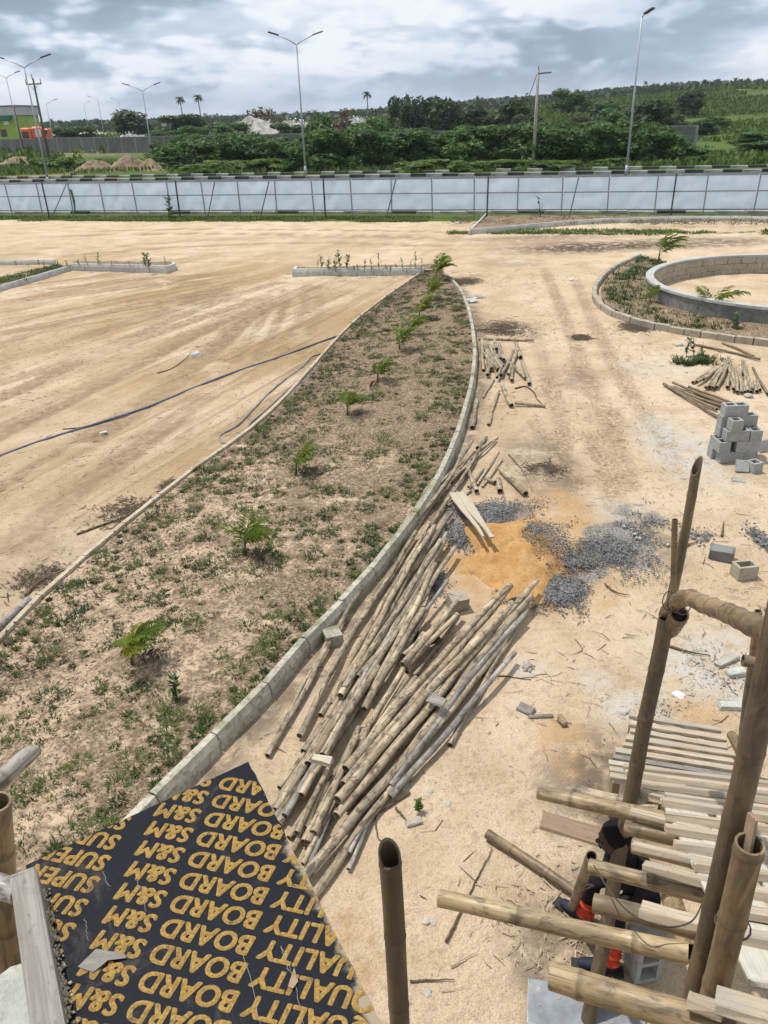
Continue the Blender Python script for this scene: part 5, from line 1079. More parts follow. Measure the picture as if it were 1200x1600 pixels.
for i, (a, b) in enumerate(sorted((((1120, 640), (1036, 599)), ((1130, 637), (1045, 602)), ((1140, 634), (1052, 598)), ((1148, 631), (1075, 605)), ((1155, 640), (1090, 612)), ((1138, 642), (1060, 607))))):
    pole(ORD[i] + ' thin dark pole from left in the flat bundle behind the block stack', a, b, .04 + .03 * (i % 2), .05, .03, .026, 'bamboo_brown', 'flat bundle behind the block stack', 240 + i, sides=8)
for a, b, lb in (((1124, 652), (1036, 600), 'thin dark pole lying alone in front of the flat bundle'), ((1187, 562), (1088, 538), 'long thin pole lying alone above the bamboo fan'), ((1178, 557), (1128, 535), 'second thin dark pole above the bamboo fan, to the right'), ((1200, 616), (1176, 574), 'thin dark pole at the right edge beside the fan')):
    pole(lb, a, b, .04, .04, .03, .026, 'bamboo_brown', None, 260 + int(a[0]), sides=8)
pole('thick bamboo log at the left edge beside the bed edging', (-25, 995), (46, 938), .055, .055, .055, .05, GR, None, 271)
pole('brown bamboo pole lying loose beside the scaffold at the bottom', (763, 1301), (897, 1393), .05, .05, .041, .037, 'bamboo_brown', None, 272, sides=14)

# ================================================================== SAND HEAP, GRAVEL, PLANK
hc = G(805, 868)
mound('sand_heap', 'low heap of orange building sand right of the pole pile', 'sand heap', (hc.x, hc.y, 0), 1.12, 1.15, .34, 'heap_sand', 11, 64, None, 26, .20)
def stones(name, label, spots, n, size, mat, seed, zf=None):
    r = np.random.default_rng(seed); P = []
    for (px, py, rx, ry, h, wgt) in spots:
        c = G(px, py); ex = abs(G(px + rx, py).x - c.x); ey = abs(G(px, py - ry).y - c.y); k = int(n * wgt); a = r.uniform(0, 6.283, k); t = r.random(k) ** .62 * (1 + .22 * np.sin(a * 3 + seed + px) + .12 * np.sin(a * 7 + px)) * (.5 + .85 * r.random(k) ** 1.6)
        P.append(np.stack([c.x + np.cos(a) * ex * t, c.y + np.sin(a) * ey * t, h * np.clip(1 - t, 0, 1) + .008 + .01 * r.random(k)], 1))
    P = np.concatenate(P); P = P[fbm(P[:, 0] * 1.9, P[:, 1] * 1.9, 501, 4) + r.normal(0, .05, len(P)) > .43]; N = len(P); base = np.array([[1, 0, 0], [-1, 0, 0], [0, 1, 0], [0, -1, 0], [0, 0, 1], [0, 0, -1]], float); tri = np.array([[0, 2, 4], [2, 1, 4], [1, 3, 4], [3, 0, 4], [2, 0, 5], [1, 2, 5], [3, 1, 5], [0, 3, 5]])
    s = size * (.45 + 1.3 * r.random((N, 1, 1)) ** 2.5); jit = 1 + r.normal(0, .25, (N, 6, 1)); a = r.uniform(0, 6.28, N); c_, s_ = np.cos(a), np.sin(a); B = base[None] * jit * s; R_ = np.zeros((N, 3, 3)); R_[:, 0, 0] = c_; R_[:, 0, 1] = -s_; R_[:, 1, 0] = s_; R_[:, 1, 1] = c_; R_[:, 2, 2] = .75
    Vv = np.einsum('nij,nkj->nki', R_, B) + P[:, None]; T = (tri[None] + (np.arange(N) * 6)[:, None, None]).reshape(-1, 3)
    me = npmesh(name, Vv.reshape(-1, 3), tris=T, mat=mt(mat)); return tag(obj(name, me), label, 'gravel', kind='stuff')
stones('gravel', 'dark grey gravel spread behind and around the orange sand heap', [(770, 812, 84, 28, .10, .26), (712, 830, 26, 34, .05, .08), (965, 850, 76, 50, .03, .20), (865, 922, 72, 32, .05, .19), (905, 885, 55, 28, .05, .10), (680, 900, 25, 40, .05, .05), (840, 862, 95, 55, .32, .08), (1000, 805, 55, 28, .02, .04), (820, 940, 30, 10, .06, .03)], 52000, .0095, 'gravel', 2)
stones('gravel', 'small scattering of dark gravel at the right edge beside the blocks', [(1190, 845, 18, 28, .02, .7), (1090, 838, 35, 18, .01, .3)], 1100, .011, 'gravel', 3)
stones('pebbles', 'pale crumbs of broken concrete behind the ramp', [(1110, 1050, 85, 55, .01, .7), (1030, 1110, 60, 26, .02, .3)], 700, .009, 'rubble', 6)
stones('pebbles', 'pale concrete crumbs among the dark gravel', [(975, 838, 40, 14, .04, .5), (1065, 850, 30, 10, .02, .3), (825, 1045, 18, 8, .01, .2)], 160, .026, 'rubble', 7)
# pale split plank
pa, pb = G(712, 770, .10), G(760, 838, .38); 
def plank_mesh():
    n = 16; v, f = [], []; L = (pb - pa).length; rs = random.Random(3)
    for side in (0, 1):
        o0 = len(v)
        for i in range(n + 1):
            t = i / n; wl, wr2 = -.10 - .025 * math.sin(t * 5) + .02 * t + rs.uniform(-.005, .005), .10 + .022 * math.sin(t * 4 + 1) + rs.uniform(-.005, .005)
            sp_ = .014 * math.sin(t * 9) - .01; gap = max(0, t - .5) * .045 + .0006; y0, y1 = (wl, sp_ - gap) if side == 0 else (sp_ + gap, wr2); Lx = t * L * (1 if side == 0 else 1.0 + .05 * t)
            lift = .02 * math.sin(t * 3) + (.012 * t if side else -.008 * t)
            for y_ in (y0, y1):
                for z_ in (-.011, .011): v.append((Lx, y_, z_ + lift))
        for i in range(n):
            o = o0 + i * 4; p = o + 4; f += [(o + 1, p + 1, p + 3, o + 3), (o, o + 2, p + 2, p), (o, p, p + 1, o + 1), (o + 2, o + 3, p + 3, p + 2)]
        f += [(o0, o0 + 1, o0 + 3, o0 + 2), (o0 + n * 4, o0 + n * 4 + 2, o0 + n * 4 + 3, o0 + n * 4 + 1)]
    return mesh('plank', v, f, mt('timber_pale'))
Xq = (pb - pa).normalized(); Yq = V(0, 0, 1).cross(Xq).normalized(); Zq = Xq.cross(Yq)
tag(obj('plank', plank_mesh(), None, pa, Matrix((Xq, Yq, Zq)).transposed().to_quaternion()), 'pale split plank lying with its end raised on the sand heap', 'plank')

# ================================================================== HOLLOW BLOCKS
def block_mesh(L, name='hollow_block', mat='block_grey', w_=.185, h=.18, broken=0.0):
    V_, F_ = [], []; rj = random.Random(int(L * 1000))
    def add(x0, x1, y0, y1):
        o = len(V_); V_.extend([(x, y, z) for z in (0, h) for x, y in ((x0, y0), (x1, y0), (x1, y1), (x0, y1))]); F_.extend([tuple(o + k for k in t) for t in ((3, 2, 1, 0), (4, 5, 6, 7), (0, 1, 5, 4), (1, 2, 6, 5), (2, 3, 7, 6), (3, 0, 4, 7))])
    t = .034; add(0, L, 0, t); add(0, L, w_ - t, w_); webs = (0, L / 2 - t / 2, L - t) if L > .3 else (0, L - t)
    for x in webs: add(x, x + t, t, w_ - t)
    return mesh(name, V_, F_, mt(mat))
BF, BH = block_mesh(.378), block_mesh(.189)
so_ = G(1124, 724); 
def hblock(label, x, y, c_, L='f', yaw=0.0, group=None, base=None, z=None):
    b = base or so_; return tag(obj('hollow_block', BF if L == 'f' else BH, None, (b.x + x * .88, b.y + y * .88, c_ * .182 if z is None else z), rz=yaw), label, 'concrete block', group)
Hf = math.pi / 2
hblock('grey hollow block at the bottom left of the stack, long side to the front', 0, 0, 0); hblock('grey half block at the bottom right of the stack', .44, .01, 0, 'h'); hblock('grey hollow block in the back of the bottom course', -.07, .23, 0); hblock('grey hollow block at the back right of the bottom course', .38, .24, 0)
hblock('grey hollow block set end-on at the left of the second course', .16, .0, 1, 'f', Hf + .03); hblock('grey hollow block long side out at the right of the second course', .27, .01, 1); hblock('grey hollow block at the back of the second course', .21, .23, 1)
hblock('grey hollow block across the middle of the third course', .06, .03, 2); hblock('grey hollow block end-on at the right of the third course', .71, .0, 2, 'f', Hf - .02); hblock('grey hollow block behind on the left of the third course', .02, .25, 2)
hblock('grey half block end-on at the front of the fourth course', .33, .02, 3, 'h', Hf + .05); hblock('grey hollow block behind at the right of the fourth course', .27, .26, 3); hblock('grey half block at the back left of the fourth course', .03, .26, 3, 'h')
hblock('topmost grey hollow block of the stack with both cavities showing', .06, .25, 4)
b1 = G(1176, 742); hblock('loose grey half block standing right of the stack foot', 0, 0, 0, 'h', .35, base=b1)
def slab(label, px, py, sx, sy, sz, rz=0.0, tilt=0.0, mat='block_grey', z=0.0, name='concrete_fragment', cat='concrete fragment', jit=.01):
    v, f = boxdata(sx, sy, sz, .006, jit); o = obj(name, mesh(name, v, f, mt(mat)), None, G(px, py) + V(0, 0, z + sz / 2)); o.rotation_euler = (tilt, 0, rz); return tag(o, label, cat)
o = slab('square broken block piece leaning against the stack foot', 1158, 737, .2, .035, .2, -.3, -.6, z=.0); slab('flat broken block piece lying in front of the stack', 1153, 752, .2, .13, .03, -.3); slab('light grey block piece leaning at the right of the stack', 1195, 705, .26, .035, .2, .2, -.4)
o = slab('dark weathered solid block lying tilted right of the scaffold post', 1126, 872, .28, .17, .15, -.5, .1, 'render_grey', jit=.02); 
b2 = G(1152, 908); bb = tag(obj('hollow_block', block_mesh(.26, mat='block_tan'), None, (b2.x, b2.y, 0), rz=.12), 'brownish broken hollow block lying alone at the right edge', 'concrete block')
o = slab('small grey concrete block butted against the kerb beside the pile', 520, 1003, .19, .2, .14, .35, 0, 'kerb_concrete')
o = slab('grey block half buried in the pile beside the cut pole top', 715, 952, .22, .18, .2, .3, .15, 'block_tan')
def clod(name, label, cat, px, py, s, mat, seed, z=0.0, flat=.7):
    rs = random.Random(seed); bm = bmesh.new(); bmesh.ops.create_icosphere(bm, subdivisions=2, radius=s)
    for v_ in bm.verts: v_.co *= rs.uniform(.75, 1.2); v_.co.z *= flat
    me = bpy.data.meshes.new(name); bm.to_mesh(me); bm.free(); me.materials.append(mt(mat)); return tag(obj(name, me, None, G(px, py) + V(0, 0, z + s * flat * .6)), label, cat)
clod('earth_clod', 'brown clod of earth and roots inside the pole pile', 'clod', 668, 1000, .13, 'bark_dark', 3)
slab('square weathered board offcut lying on the right poles of the pile', 682, 1128, .17, .12, .03, -.5, 0, 'timber_grey', .26, 'board_offcut', 'wood offcut'); slab('small pale timber offcut on the near poles of the pile', 507, 1226, .18, .08, .05, -.35, 0, 'timber_pale', .27, 'timber_offcut', 'wood offcut')
for i, (px, py, s, lb) in enumerate(((674, 1238, .035, 'pale stone chip right of the pile, left of the pair'), (690, 1250, .03, 'small pale stone between two others right of the pile'), (700, 1257, .035, 'pale stone chip right of the pile, lowest'), (665, 1440, .03, 'pale pebble left of a twin beside the dark post'), (676, 1441, .025, 'pale pebble right of its twin beside the dark post'), (668, 1553, .035, 'pale chip near the bottom beside the dark post'), (842, 1547, .03, 'small grey stone above the tin sheet'), (975, 1115, .07, 'blue-grey stone at the foot of the ramp'), (1062, 540, .1, 'pale stone lying outside the ring kerb'), (970, 415, .16, 'brown rock on the ring kerb'), (1060, 1087, .06, 'white lime lump behind the ramp'), (1170, 620, .09, 'dark stone below the bamboo fan'), (893, 437, .08, 'round white lid lying on the far sand'))):
    clod('stone', lb, 'stone', px, py, s, 'trash_white' if 'white' in lb else 'rubble', 40 + i, -.01, .55)
slab('flat pale stone with a twig beside it near the dark post', 647, 1287, .13, .07, .03, .3, 0, 'rubble'); slab('broken board piece on the sand right of the pile', 822, 1110, .16, .1, .03, -.7, .2, 'timber_grey', 0, 'board_offcut', 'wood offcut'); slab('thin board sliver below the broken piece right of the pile', 845, 1120, .24, .035, .02, .0, 0, 'timber_grey', 0, 'board_offcut', 'wood offcut'); slab('short wood stub on the sand left of the ramp', 878, 1130, .05, .12, .06, .2, 0, 'timber_brown', 0, 'wood_stub', 'wood offcut')
slab('long pale concrete scrap behind the ramp', 1135, 1035, .3, .09, .05, .5, 0, 'rubble'); slab('rounded pale mortar scrap behind the ramp', 1150, 1055, .2, .1, .06, .1, 0, 'mortar_white'); slab('flat mortar slab below the pole stub at right', 1155, 1105, .4, .12, .04, -.1, 0, 'mortar_white')
slab('grey weathered tin sheet lying on the ground at the bottom', 915, 1580, .75, .30, .012, -.22, 0, 'tin_sheet', .0, 'tin_sheet', 'sheet', .006); slab('brown board lying on the ground behind the crouching person', 905, 1300, .62, .17, .025, -.42, 0, 'timber_brown', 0, 'board', 'board')
slab('thin pale batten lying at the end of the kerb beside the black board', 198, 1250, .27, .035, .03, -.15, 0, 'timber_pale', .06, 'batten', 'batten')
slab('white crumpled scrap lying beside the kerb, lower of two', 737, 473, .3, .16, .08, .3, .2, 'trash_white', 0, 'plastic_scrap', 'litter', .05); slab('white flat scrap lying beside the kerb, upper of two', 748, 466, .35, .14, .05, -.2, .1, 'trash_white', 0, 'plastic_scrap', 'litter', .04); slab('white plastic scrap on the left sand below the hose', 162, 678, .12, .06, .05, .5, .2, 'trash_white', 0, 'plastic_scrap', 'litter', .02); slab('pale crumpled scrap on the left sand above the hose', 307, 557, .2, .13, .1, .5, .2, 'trash_white', 0, 'plastic_scrap', 'litter', .04); slab('pale scrap beside the bamboo log at left', 62, 935, .1, .05, .02, -.6, 0, 'trash_white', 0, 'plastic_scrap', 'litter', .01)

# ================================================================== HOSES, BRANCHES, TWIGS
def hose(label, pxs, rad, mat, name='hose', cat='hose', z=.02, n=60, sides=6, wob=.0):
    P = spline([G(x, y, z) for x, y in pxs], n); P = [p + V(random.uniform(-wob, wob), random.uniform(-wob, wob), 0) for p in P]; o0 = P[0].copy(); return tag(obj(name, tubemesh(name, [p - o0 for p in P], rad, mt(mat), sides), None, o0), label, cat)
hose('long dark blue hose lying across the left sand to the bed', [(-20, 720), (60, 690), (150, 662), (230, 636), (300, 607), (370, 580), (430, 560), (490, 538), (560, 512), (590, 492)], .024, 'hose_blue', n=90)
hose('grey hose looping along the bed edging, outer strand', [(520, 550), (490, 556), (470, 575), (430, 605), (395, 640), (370, 665), (345, 680), (348, 692), (370, 690)], .019, 'hose_grey')
hose('grey hose looping along the bed edging, middle strand', [(515, 556), (495, 565), (470, 590), (440, 618), (410, 645), (392, 660), (385, 672)], .019, 'hose_grey')
hose('grey hose looping along the bed edging, inner strand', [(512, 563), (490, 580), (470, 600), (448, 622), (420, 645)], .019, 'hose_grey')
def branch(label, pxs, rad=.012, mat='twig', z=.015): 
    return hose(label, pxs, [rad * (1 - .7 * i / 23) for i in range(24)], mat, 'branch', 'branch', z, 24, 5, .004)
for lb, pts_, rd in (('dark crooked twig from the pile tip towards the scaffold', [(740, 1058), (780, 1056), (830, 1062)], .012), ('bent dark twig left of the cement patch behind the ramp', [(1042, 1008), (1075, 1018), (1110, 1024)], .018), ('forked dark twig on the sand right of the loose pieces', [(795, 710), (812, 730), (822, 745), (832, 768)], .014), ('thin branch across the forked twig right of the loose pieces', [(815, 744), (835, 740), (850, 743)], .01),
        ('crooked branch below the small far bundle', [(805, 607), (822, 604), (836, 615), (838, 622), (848, 632)], .022), ('dark stick near the top of the sand path', [(745, 516), (770, 514), (790, 515)], .03), ('dark twig on the left sand below the hose', [(98, 671), (125, 668), (153, 660)], .02), ('pale twig on the left sand in the middle', [(690, 1550), (730, 1540)], .004), ('curled twig beside the near right end of the pile', [(640, 1238), (605, 1262), (588, 1275), (590, 1305), (600, 1318)], .012), ('forked twig right of the pile near the stones', [(618, 1262), (632, 1278), (640, 1290)], .012),
        ('dark thin stick standing at a slant beside the long transom', [(696, 1472), (720, 1425), (742, 1380), (770, 1325)], .012), ('short dark twig beside the post at the bottom', [(640, 1534), (675, 1531), (711, 1530)], .010), ('pale straw right of the dark post', [(705, 1510), (725, 1498), (748, 1486)], .007), ('pale straw left of the stick beside the transom', [(716, 1383), (719, 1370)], .006), ('root-like branch litter along the bed edging, upper', [(120, 835), (160, 820), (200, 805), (225, 785)], .022), ('root-like branch litter along the bed edging, lower', [(40, 930), (60, 910), (90, 895), (130, 880)], .022), ('thin twig on the left sand under the curved tracks', [(246, 583), (270, 575), (290, 560), (300, 548)], .014), ('dark twig on the sand by the gravel', [(915, 868), (905, 878)], .02), ('twig lying level above the flat bundle of poles', [(1085, 540), (1110, 545), (1130, 552)], .014), ('stick pointing across the gravel towards the post', [(1060, 862), (1075, 852), (1090, 846)], .018), ('upright-looking stub stick between post and dark block', [(1128, 838), (1131, 815)], .02), ('twig in front of the gravel right of the pile', [(945, 912), (962, 925), (985, 930)], .014)):
    branch(lb, pts_, rd, 'twig_pale' if 'pale' in lb else 'twig')
# loose twig and bark crumbs: uncountable
def litter(name, label, n, pick, seed, lmin, lmax, wmin, wmax, mat):
    r = np.random.default_rng(seed); P = pick(r, n); n = len(P); a = r.uniform(0, 6.28, n); L = lmin + (lmax - lmin) * r.random(n) ** 2.2; w_ = wmin + (wmax - wmin) * r.random(n); bend = r.normal(0, .35, n)
    d = np.stack([np.cos(a), np.sin(a), 0 * a], 1); d2 = np.stack([np.cos(a + bend), np.sin(a + bend), 0 * a], 1); s = np.stack([-np.sin(a), np.cos(a), 0 * a], 1) * w_[:, None]; P3 = np.stack([P[:, 0], P[:, 1], np.full(n, .012)], 1); up = np.array([0, 0, 1.0]) * w_[:, None] * 1.3
    m_ = P3 + d * (L / 2)[:, None]; e_ = m_ + d2 * (L / 2)[:, None]; V_ = np.stack([P3 - s, P3 + s, P3 + up, m_ - s, m_ + s, m_ + up, e_ - s * .3, e_ + s * .3, e_ + up * .3], 1).reshape(-1, 3); o = np.arange(n)[:, None] * 9
    q = np.concatenate([np.array([k]) + o for k in ((0, 3, 5, 2), (1, 2, 5, 4), (3, 6, 8, 5), (4, 5, 8, 7))]); return tag(obj(name, npmesh(name, V_, quads=q, mat=mt(mat))), label, 'litter', kind='stuff')
def sandpick(r, n):
    y = 2.8 + 28 * r.random(n * 3) ** .62; x = y * r.uniform(-.62, .62, n * 3); inbed = (x > LXY(y) - .05) & (x < RXY(y) + .25); ring_ = np.hypot(x - RING_C.x, y - RING_C.y) < 6.8; k = ~inbed & ~ring_ & (r.random(n * 3) < sstep(2.5, 9.5, y) * .85 + .12) & (fbm(x * .5, y * .5, 97) + r.normal(0, .1, n * 3) > .47); return np.stack([x[k], y[k]], 1)[:n]
litter('twig_litter', 'scattered twigs and bark crumbs over the sand', 7500, sandpick, 12, .015, .26, .0015, .005, 'twig'); litter('straw_litter', 'pale straw and chips scattered over the sand', 2600, sandpick, 13, .015, .12, .002, .006, 'twig_pale')
def spots(l):
    def f_(r, n):
        out = []
        for (px, py, rx, ry, w_) in l:
            c = G(px, py); ex = abs(G(px + rx, py).x - c.x); ey = abs(G(px, py - ry).y - c.y); k = int(n * w_); out.append(np.stack([c.x + r.normal(0, .5, k) * ex, c.y + r.normal(0, .5, k) * ey], 1))
        return np.concatenate(out)
    return f_
litter('bark_patches', 'dark patches of bark and rotted leaves on the sand', 6200, spots([(900, 388, 60, 6, .1), (1000, 384, 60, 5, .1), (965, 482, 20, 5, .15), (995, 512, 28, 8, .15), (908, 528, 13, 4, .1), (785, 515, 40, 12, .2), (725, 440, 28, 6, .15), (200, 800, 50, 22, .08), (265, 760, 12, 10, .05), (60, 905, 50, 22, .06), (850, 735, 30, 12, .06)]), 14, .03, .24, .002, .008, 'bark_dark')
def bedpick(r, n):
    y = 3.6 + 25.5 * r.random(n); l, rt = LXY(y), RXY(y); x = l + (rt - l) * r.random(n); return np.stack([x, y], 1)
o = litter('leaf_litter', 'brown leaf crumbs over the long bed', 5200, bedpick, 15, .02, .10, .005, .014, 'bark_dark'); o.location.z = .075
litter('splinters', 'wood splinters scattered under the scaffold', 260, spots([(880, 1430, 120, 120, 1)]), 16, .02, .12, .003, .006, 'twig_pale')

# ================================================================== RAMP AND SCAFFOLD
RA = Vector((-.2, -.98)).normalized(); RB0 = Vector((2.67, 5.72)); RK = .58
def RP(px, py, up=0.0):
    """point on the ramp plane (raised by up)"""
    d = ray(px, py); t = (.08 + up - RK * (RB0.x * RA.x + RB0.y * RA.y) - CAM_H) / (d.z - RK * (d.x * RA.x + d.y * RA.y)); return CAM + d * t
RN = Vector((-RA.x * RK, -RA.y * RK, 1)).normalized()
RC = Vector((.957, -.29, 0)); RC = (RC - RN * RC.dot(RN)).normalized()      # across the ramp
RL = RN.cross(RC).normalized(); RL = RL if RL.y < 0 else -RL               # up the slope, towards the camera
def on_ramp(s, c, up=0.0):
    o = Vector((2.30, 5.80, .09)); return o + RL * s + RC * c + RN * up
ramp_t = thing('ramp', 'upper wooden ramp of pale boards with nailed cross battens, bottom right', 'ramp', on_ramp(2.3, .5))
for i, (c0_, c1_, w_) in enumerate(((.12, .27, .23), (.39, .55, .22), (.66, .83, .23), (.94, 1.12, .22), (1.20, 1.40, .22))):
    bar('board', on_ramp(2.22 + .06 * (i % 2), c0_, 0), on_ramp(4.95, c1_, 0), w_, .028, mt('timber_board'), ramp_t, .004, .003, up=RN)
s = 2.30
for k in range(14):
    if s > 4.9: break
    sk = random.uniform(-.03, .03); l0 = -.14 + random.uniform(-.02, .02) if k < 3 else random.uniform(-.06, .06) + .10 * (s - 3) * (s > 3)
    bar('cleat', on_ramp(s - sk, l0, .034), on_ramp(s + sk, random.uniform(1.25, 1.45), .034 + random.uniform(-.003, .005)), random.uniform(.055, .075), random.uniform(.036, .046), mt('timber_cleat'), ramp_t, .004, .004, up=RN)
    s += random.uniform(.16, .20) if s < 2.9 else random.uniform(.21, .26)
# low slatted platform behind the ramp
def plat(t, c):
    """t runs from the far edge to the near edge, c from left to right"""
    z = .20 + .30 * t; l = Vector((983, 1118)).lerp(Vector((948, 1212)), t); r_ = Vector((1131, 1143)).lerp(Vector((1166, 1246)), t); p = l.lerp(r_, c); return G(p.x, p.y, z)
plt_ = thing('slat_platform', 'low slatted wooden platform at the far end of the ramp, grey slats over pale boards', 'platform', (plat(.5, .5).x, plat(.5, .5).y, 0))
for i, c in enumerate((.13, .38, .63, .87)): bar('board', plat(.01, c) - V(0, 0, .045), plat(1.02, c + .01 * (i - 1)) - V(0, 0, .045), (.13, .15, .14, .13)[i], .026, mt('timber_board'), plt_, .004, .003)
for i, t in enumerate((.0, .125, .24, .355, .47, .585, .70, .80, .90, 1.0)):
    l0 = (.0, .03, .06, .04, .04, -.01, .0, -.02, .0, .02)[i]; bar('slat', plat(t, l0), plat(t + random.uniform(-.015, .015), (.97, 1.0, .98, 1.02, .99, 1.04, 1.0, 1.03, 1.02, 1.05)[i]), random.uniform(.048, .062), random.uniform(.034, .042), mt('timber_grey' if i == 6 else 'timber_cleat'), plt_, .004, .005)
for c in (.06, .93):
    for t in (.06, .94):
        p = plat(t, c); bar('leg', (p.x, p.y, 0), (p.x, p.y, p.z - .065), .07, .06, mt('timber_brown'), plt_, .004, .003, up=(1, 0, 0))
# scaffold of bamboo: uprights, rail, transoms
sb = G(918, 1593); sc_ = thing('bamboo_scaffold', 'bamboo scaffold of tied uprights and cross poles carrying the ramp', 'scaffold', sb)
def spole(name, pts, r0, r1, mat, seed, **k): return bamboo(name, pts, r0, r1, mt(mat), sc_, 16, seed=seed, **k)
spole('upright', [G(918, 1593), D(985, 1255, 3.50), D(1039, 968, 3.62)], .047, .045, 'bamboo_dark', 301, wob=.006, node=.34)
spole('upright', [D(1024, 1040, 3.74), D(1060, 880, 3.80), D(1088, 728, 3.86)], .031, .025, 'bamboo_brown', 302, wob=.004, node=.38, slant=2.2, slant_dir=(.8, .6, 0))
spole('upright_stub', [D(1052, 965, 3.74), D(1056, 812, 3.78)], .018, .016, 'bamboo_brown', 303, wob=.004)
pt, pb_ = D(1200, 1050, 1.72), D(1084, 1562, 1.70); dv = (pt - pb_).normalized(); spole('upright', [pb_ + dv * (-pb_.z / dv.z), pb_, pt, pt + dv * .5], .042, .038, 'bamboo_dark', 304, wob=.004, node=.36)
pt, pb_ = D(1174, 1318, 1.60), D(1112, 1570, 1.60); dv = (pt - pb_).normalized(); spole('upright', [pb_ + dv * -.75, pb_, pt], .046, .043, 'bamboo_brown', 305, wob=.003, node=.34)
tn = D(1172, 1312, 1.612); bar('cut_tongue', tn + V(0, 0, -.06), tn + V(.012, .03, .065), .042, .014, mt('timber_brown'), sc_, .004, .004, up=(1, 0, 0))
spole('upright', [G(1150, 1205), D(1160, 1150, 5.10), D(1186, 955, 5.15)], .036, .030, 'bamboo_brown', 306, wob=.006)
spole('rail_end', [D(1160, 1030, 5.03), D(1225, 1044, 4.95)], .05, .05, 'bamboo_brown', 307)
spole('ramp_edge_pole', [plat(.05, 1.08) , plat(.42, 1.09)], .045, .043, 'bamboo_brown', 308)
spole('handrail', [D(1040, 962, 3.72), D(1052, 945, 3.50), D(1075, 934, 3.2), D(1100, 944, 2.88), D(1150, 962, 2.35), D(1195, 982, 1.86), D(1290, 1025, 1.45)], .044, .036, 'bamboo_brown', 309, wob=.004, node=.26, ridge=1.2)
spole('handrail_offcut', [D(1048, 985, 3.66), D(1062, 960, 3.45)], .045, .05, 'bamboo_brown', 310, node=.1, wob=.0)
def transom(name, a, b, up, r0, r1, mat, seed, **k): return spole(name, [RP(*a, up), RP(*b, up)], r0, r1, mat, seed, **k)
transom('transom', (842, 1238), (1045, 1282), -.09, .046, .05, 'bamboo_tan', 321, wob=.004, node=.42)
transom('transom', (889, 1233), (1030, 1268), -.22, .046, .05, 'bamboo_weathered', 322, wob=.004)
transom('transom', (977, 1292), (1090, 1318), -.09, .042, .045, 'bamboo_brown', 323, wob=.004)
transom('transom', (988, 1322), (1110, 1352), -.09, .042, .045, 'bamboo_tan', 327, wob=.004)
transom('transom', (921, 1352), (1110, 1400), -.085, .037, .040, 'bamboo_tan', 324, wob=.003, node=.5)
transom('transom', (928, 1412), (1110, 1458), -.09, .042, .046, 'bamboo_brown', 325, wob=.003, node=.55)
transom('transom', (687, 1402), (1075, 1492), -.10, .038, .042, 'bamboo_tan', 326, wob=.004, node=.55)
transom('transom', (862, 1522), (1150, 1612), -.02, .048, .052, 'bamboo_tan', 328, wob=.004, node=.6)
# sawn pieces lying over the transoms, nailed to them
for i, (a, b, w_, up) in enumerate((((1005, 1352), (1105, 1380), .06, .012), ((988, 1322), (1120, 1352), .05, .02), ((1000, 1420), (1110, 1448), .10, .01), ((1118, 1562), (1215, 1590), .11, .13), ((1075, 1562), (1130, 1580), .07, .06), ((985, 1268), (1110, 1300), .05, .02), ((980, 1232), (1130, 1272), .05, .02))):
    bar('sawn_batten', RP(*a, up), RP(*b, up), w_, .035, mt('timber_cleat'), sc_, .004, .004, up=RN)
spole('leaning_prop', [G(893, 1420), D(925, 1338, 3.0)], .034, .032, 'bamboo_brown', 329, wob=.002)
spole('under_ledger', [RP(1045, 1395, -.3), RP(1080, 1490, -.3)], .05, .05, 'bamboo_tan', 330, wob=.002)
# wire ties
def coil(name, c, r_, n, h, axis, par=sc_, rad=.0035):
    q = Vector(axis).to_track_quat('Z', 'Y'); P = [q @ V(math.cos(t) * r_, math.sin(t) * r_, h * (i / (n * 14) - .5)) for i, t in enumerate(np.linspace(0, 6.283 * n, n * 14 + 1))]; obj(name, tubemesh(name, P, rad, mt('wire'), 4), par, c)
coil('wire_tie', D(1040, 985, 3.63), .046, 4, .06, (.1, .1, 1)); coil('wire_tie', D(1056, 942, 3.44), .050, 4, .12, (.6, -.9, .2)); coil('wire_tie', D(1145, 1445, 1.62), .054, 1, .015, (.1, 0, 1))
P = spline([RP(928, 1352, .03), RP(955, 1395, .02), RP(990, 1430, .06), RP(1040, 1448, .03), RP(1080, 1440, .06), RP(1098, 1410, .12), D(1105, 1400, 1.72)], 40); obj('loose_wire', tubemesh('loose_wire', [p - P[0] for p in P], .0035, mt('wire'), 4), sc_, P[0])
# standing block under the ramp
g = G(1003, 1528); mtx = Matrix(((0, -1, 0, 0), (0, 0, -1, 0), (1, 0, 0, 0), (0, 0, 0, 1))); o = obj('hollow_block', BF, None, (g.x + .09, g.y + .16, 0)); o.rotation_euler = (Matrix.Rotation(.15, 4, 'Z') @ mtx).to_euler(); tag(o, 'grey hollow block standing on end under the long transom', 'concrete block')

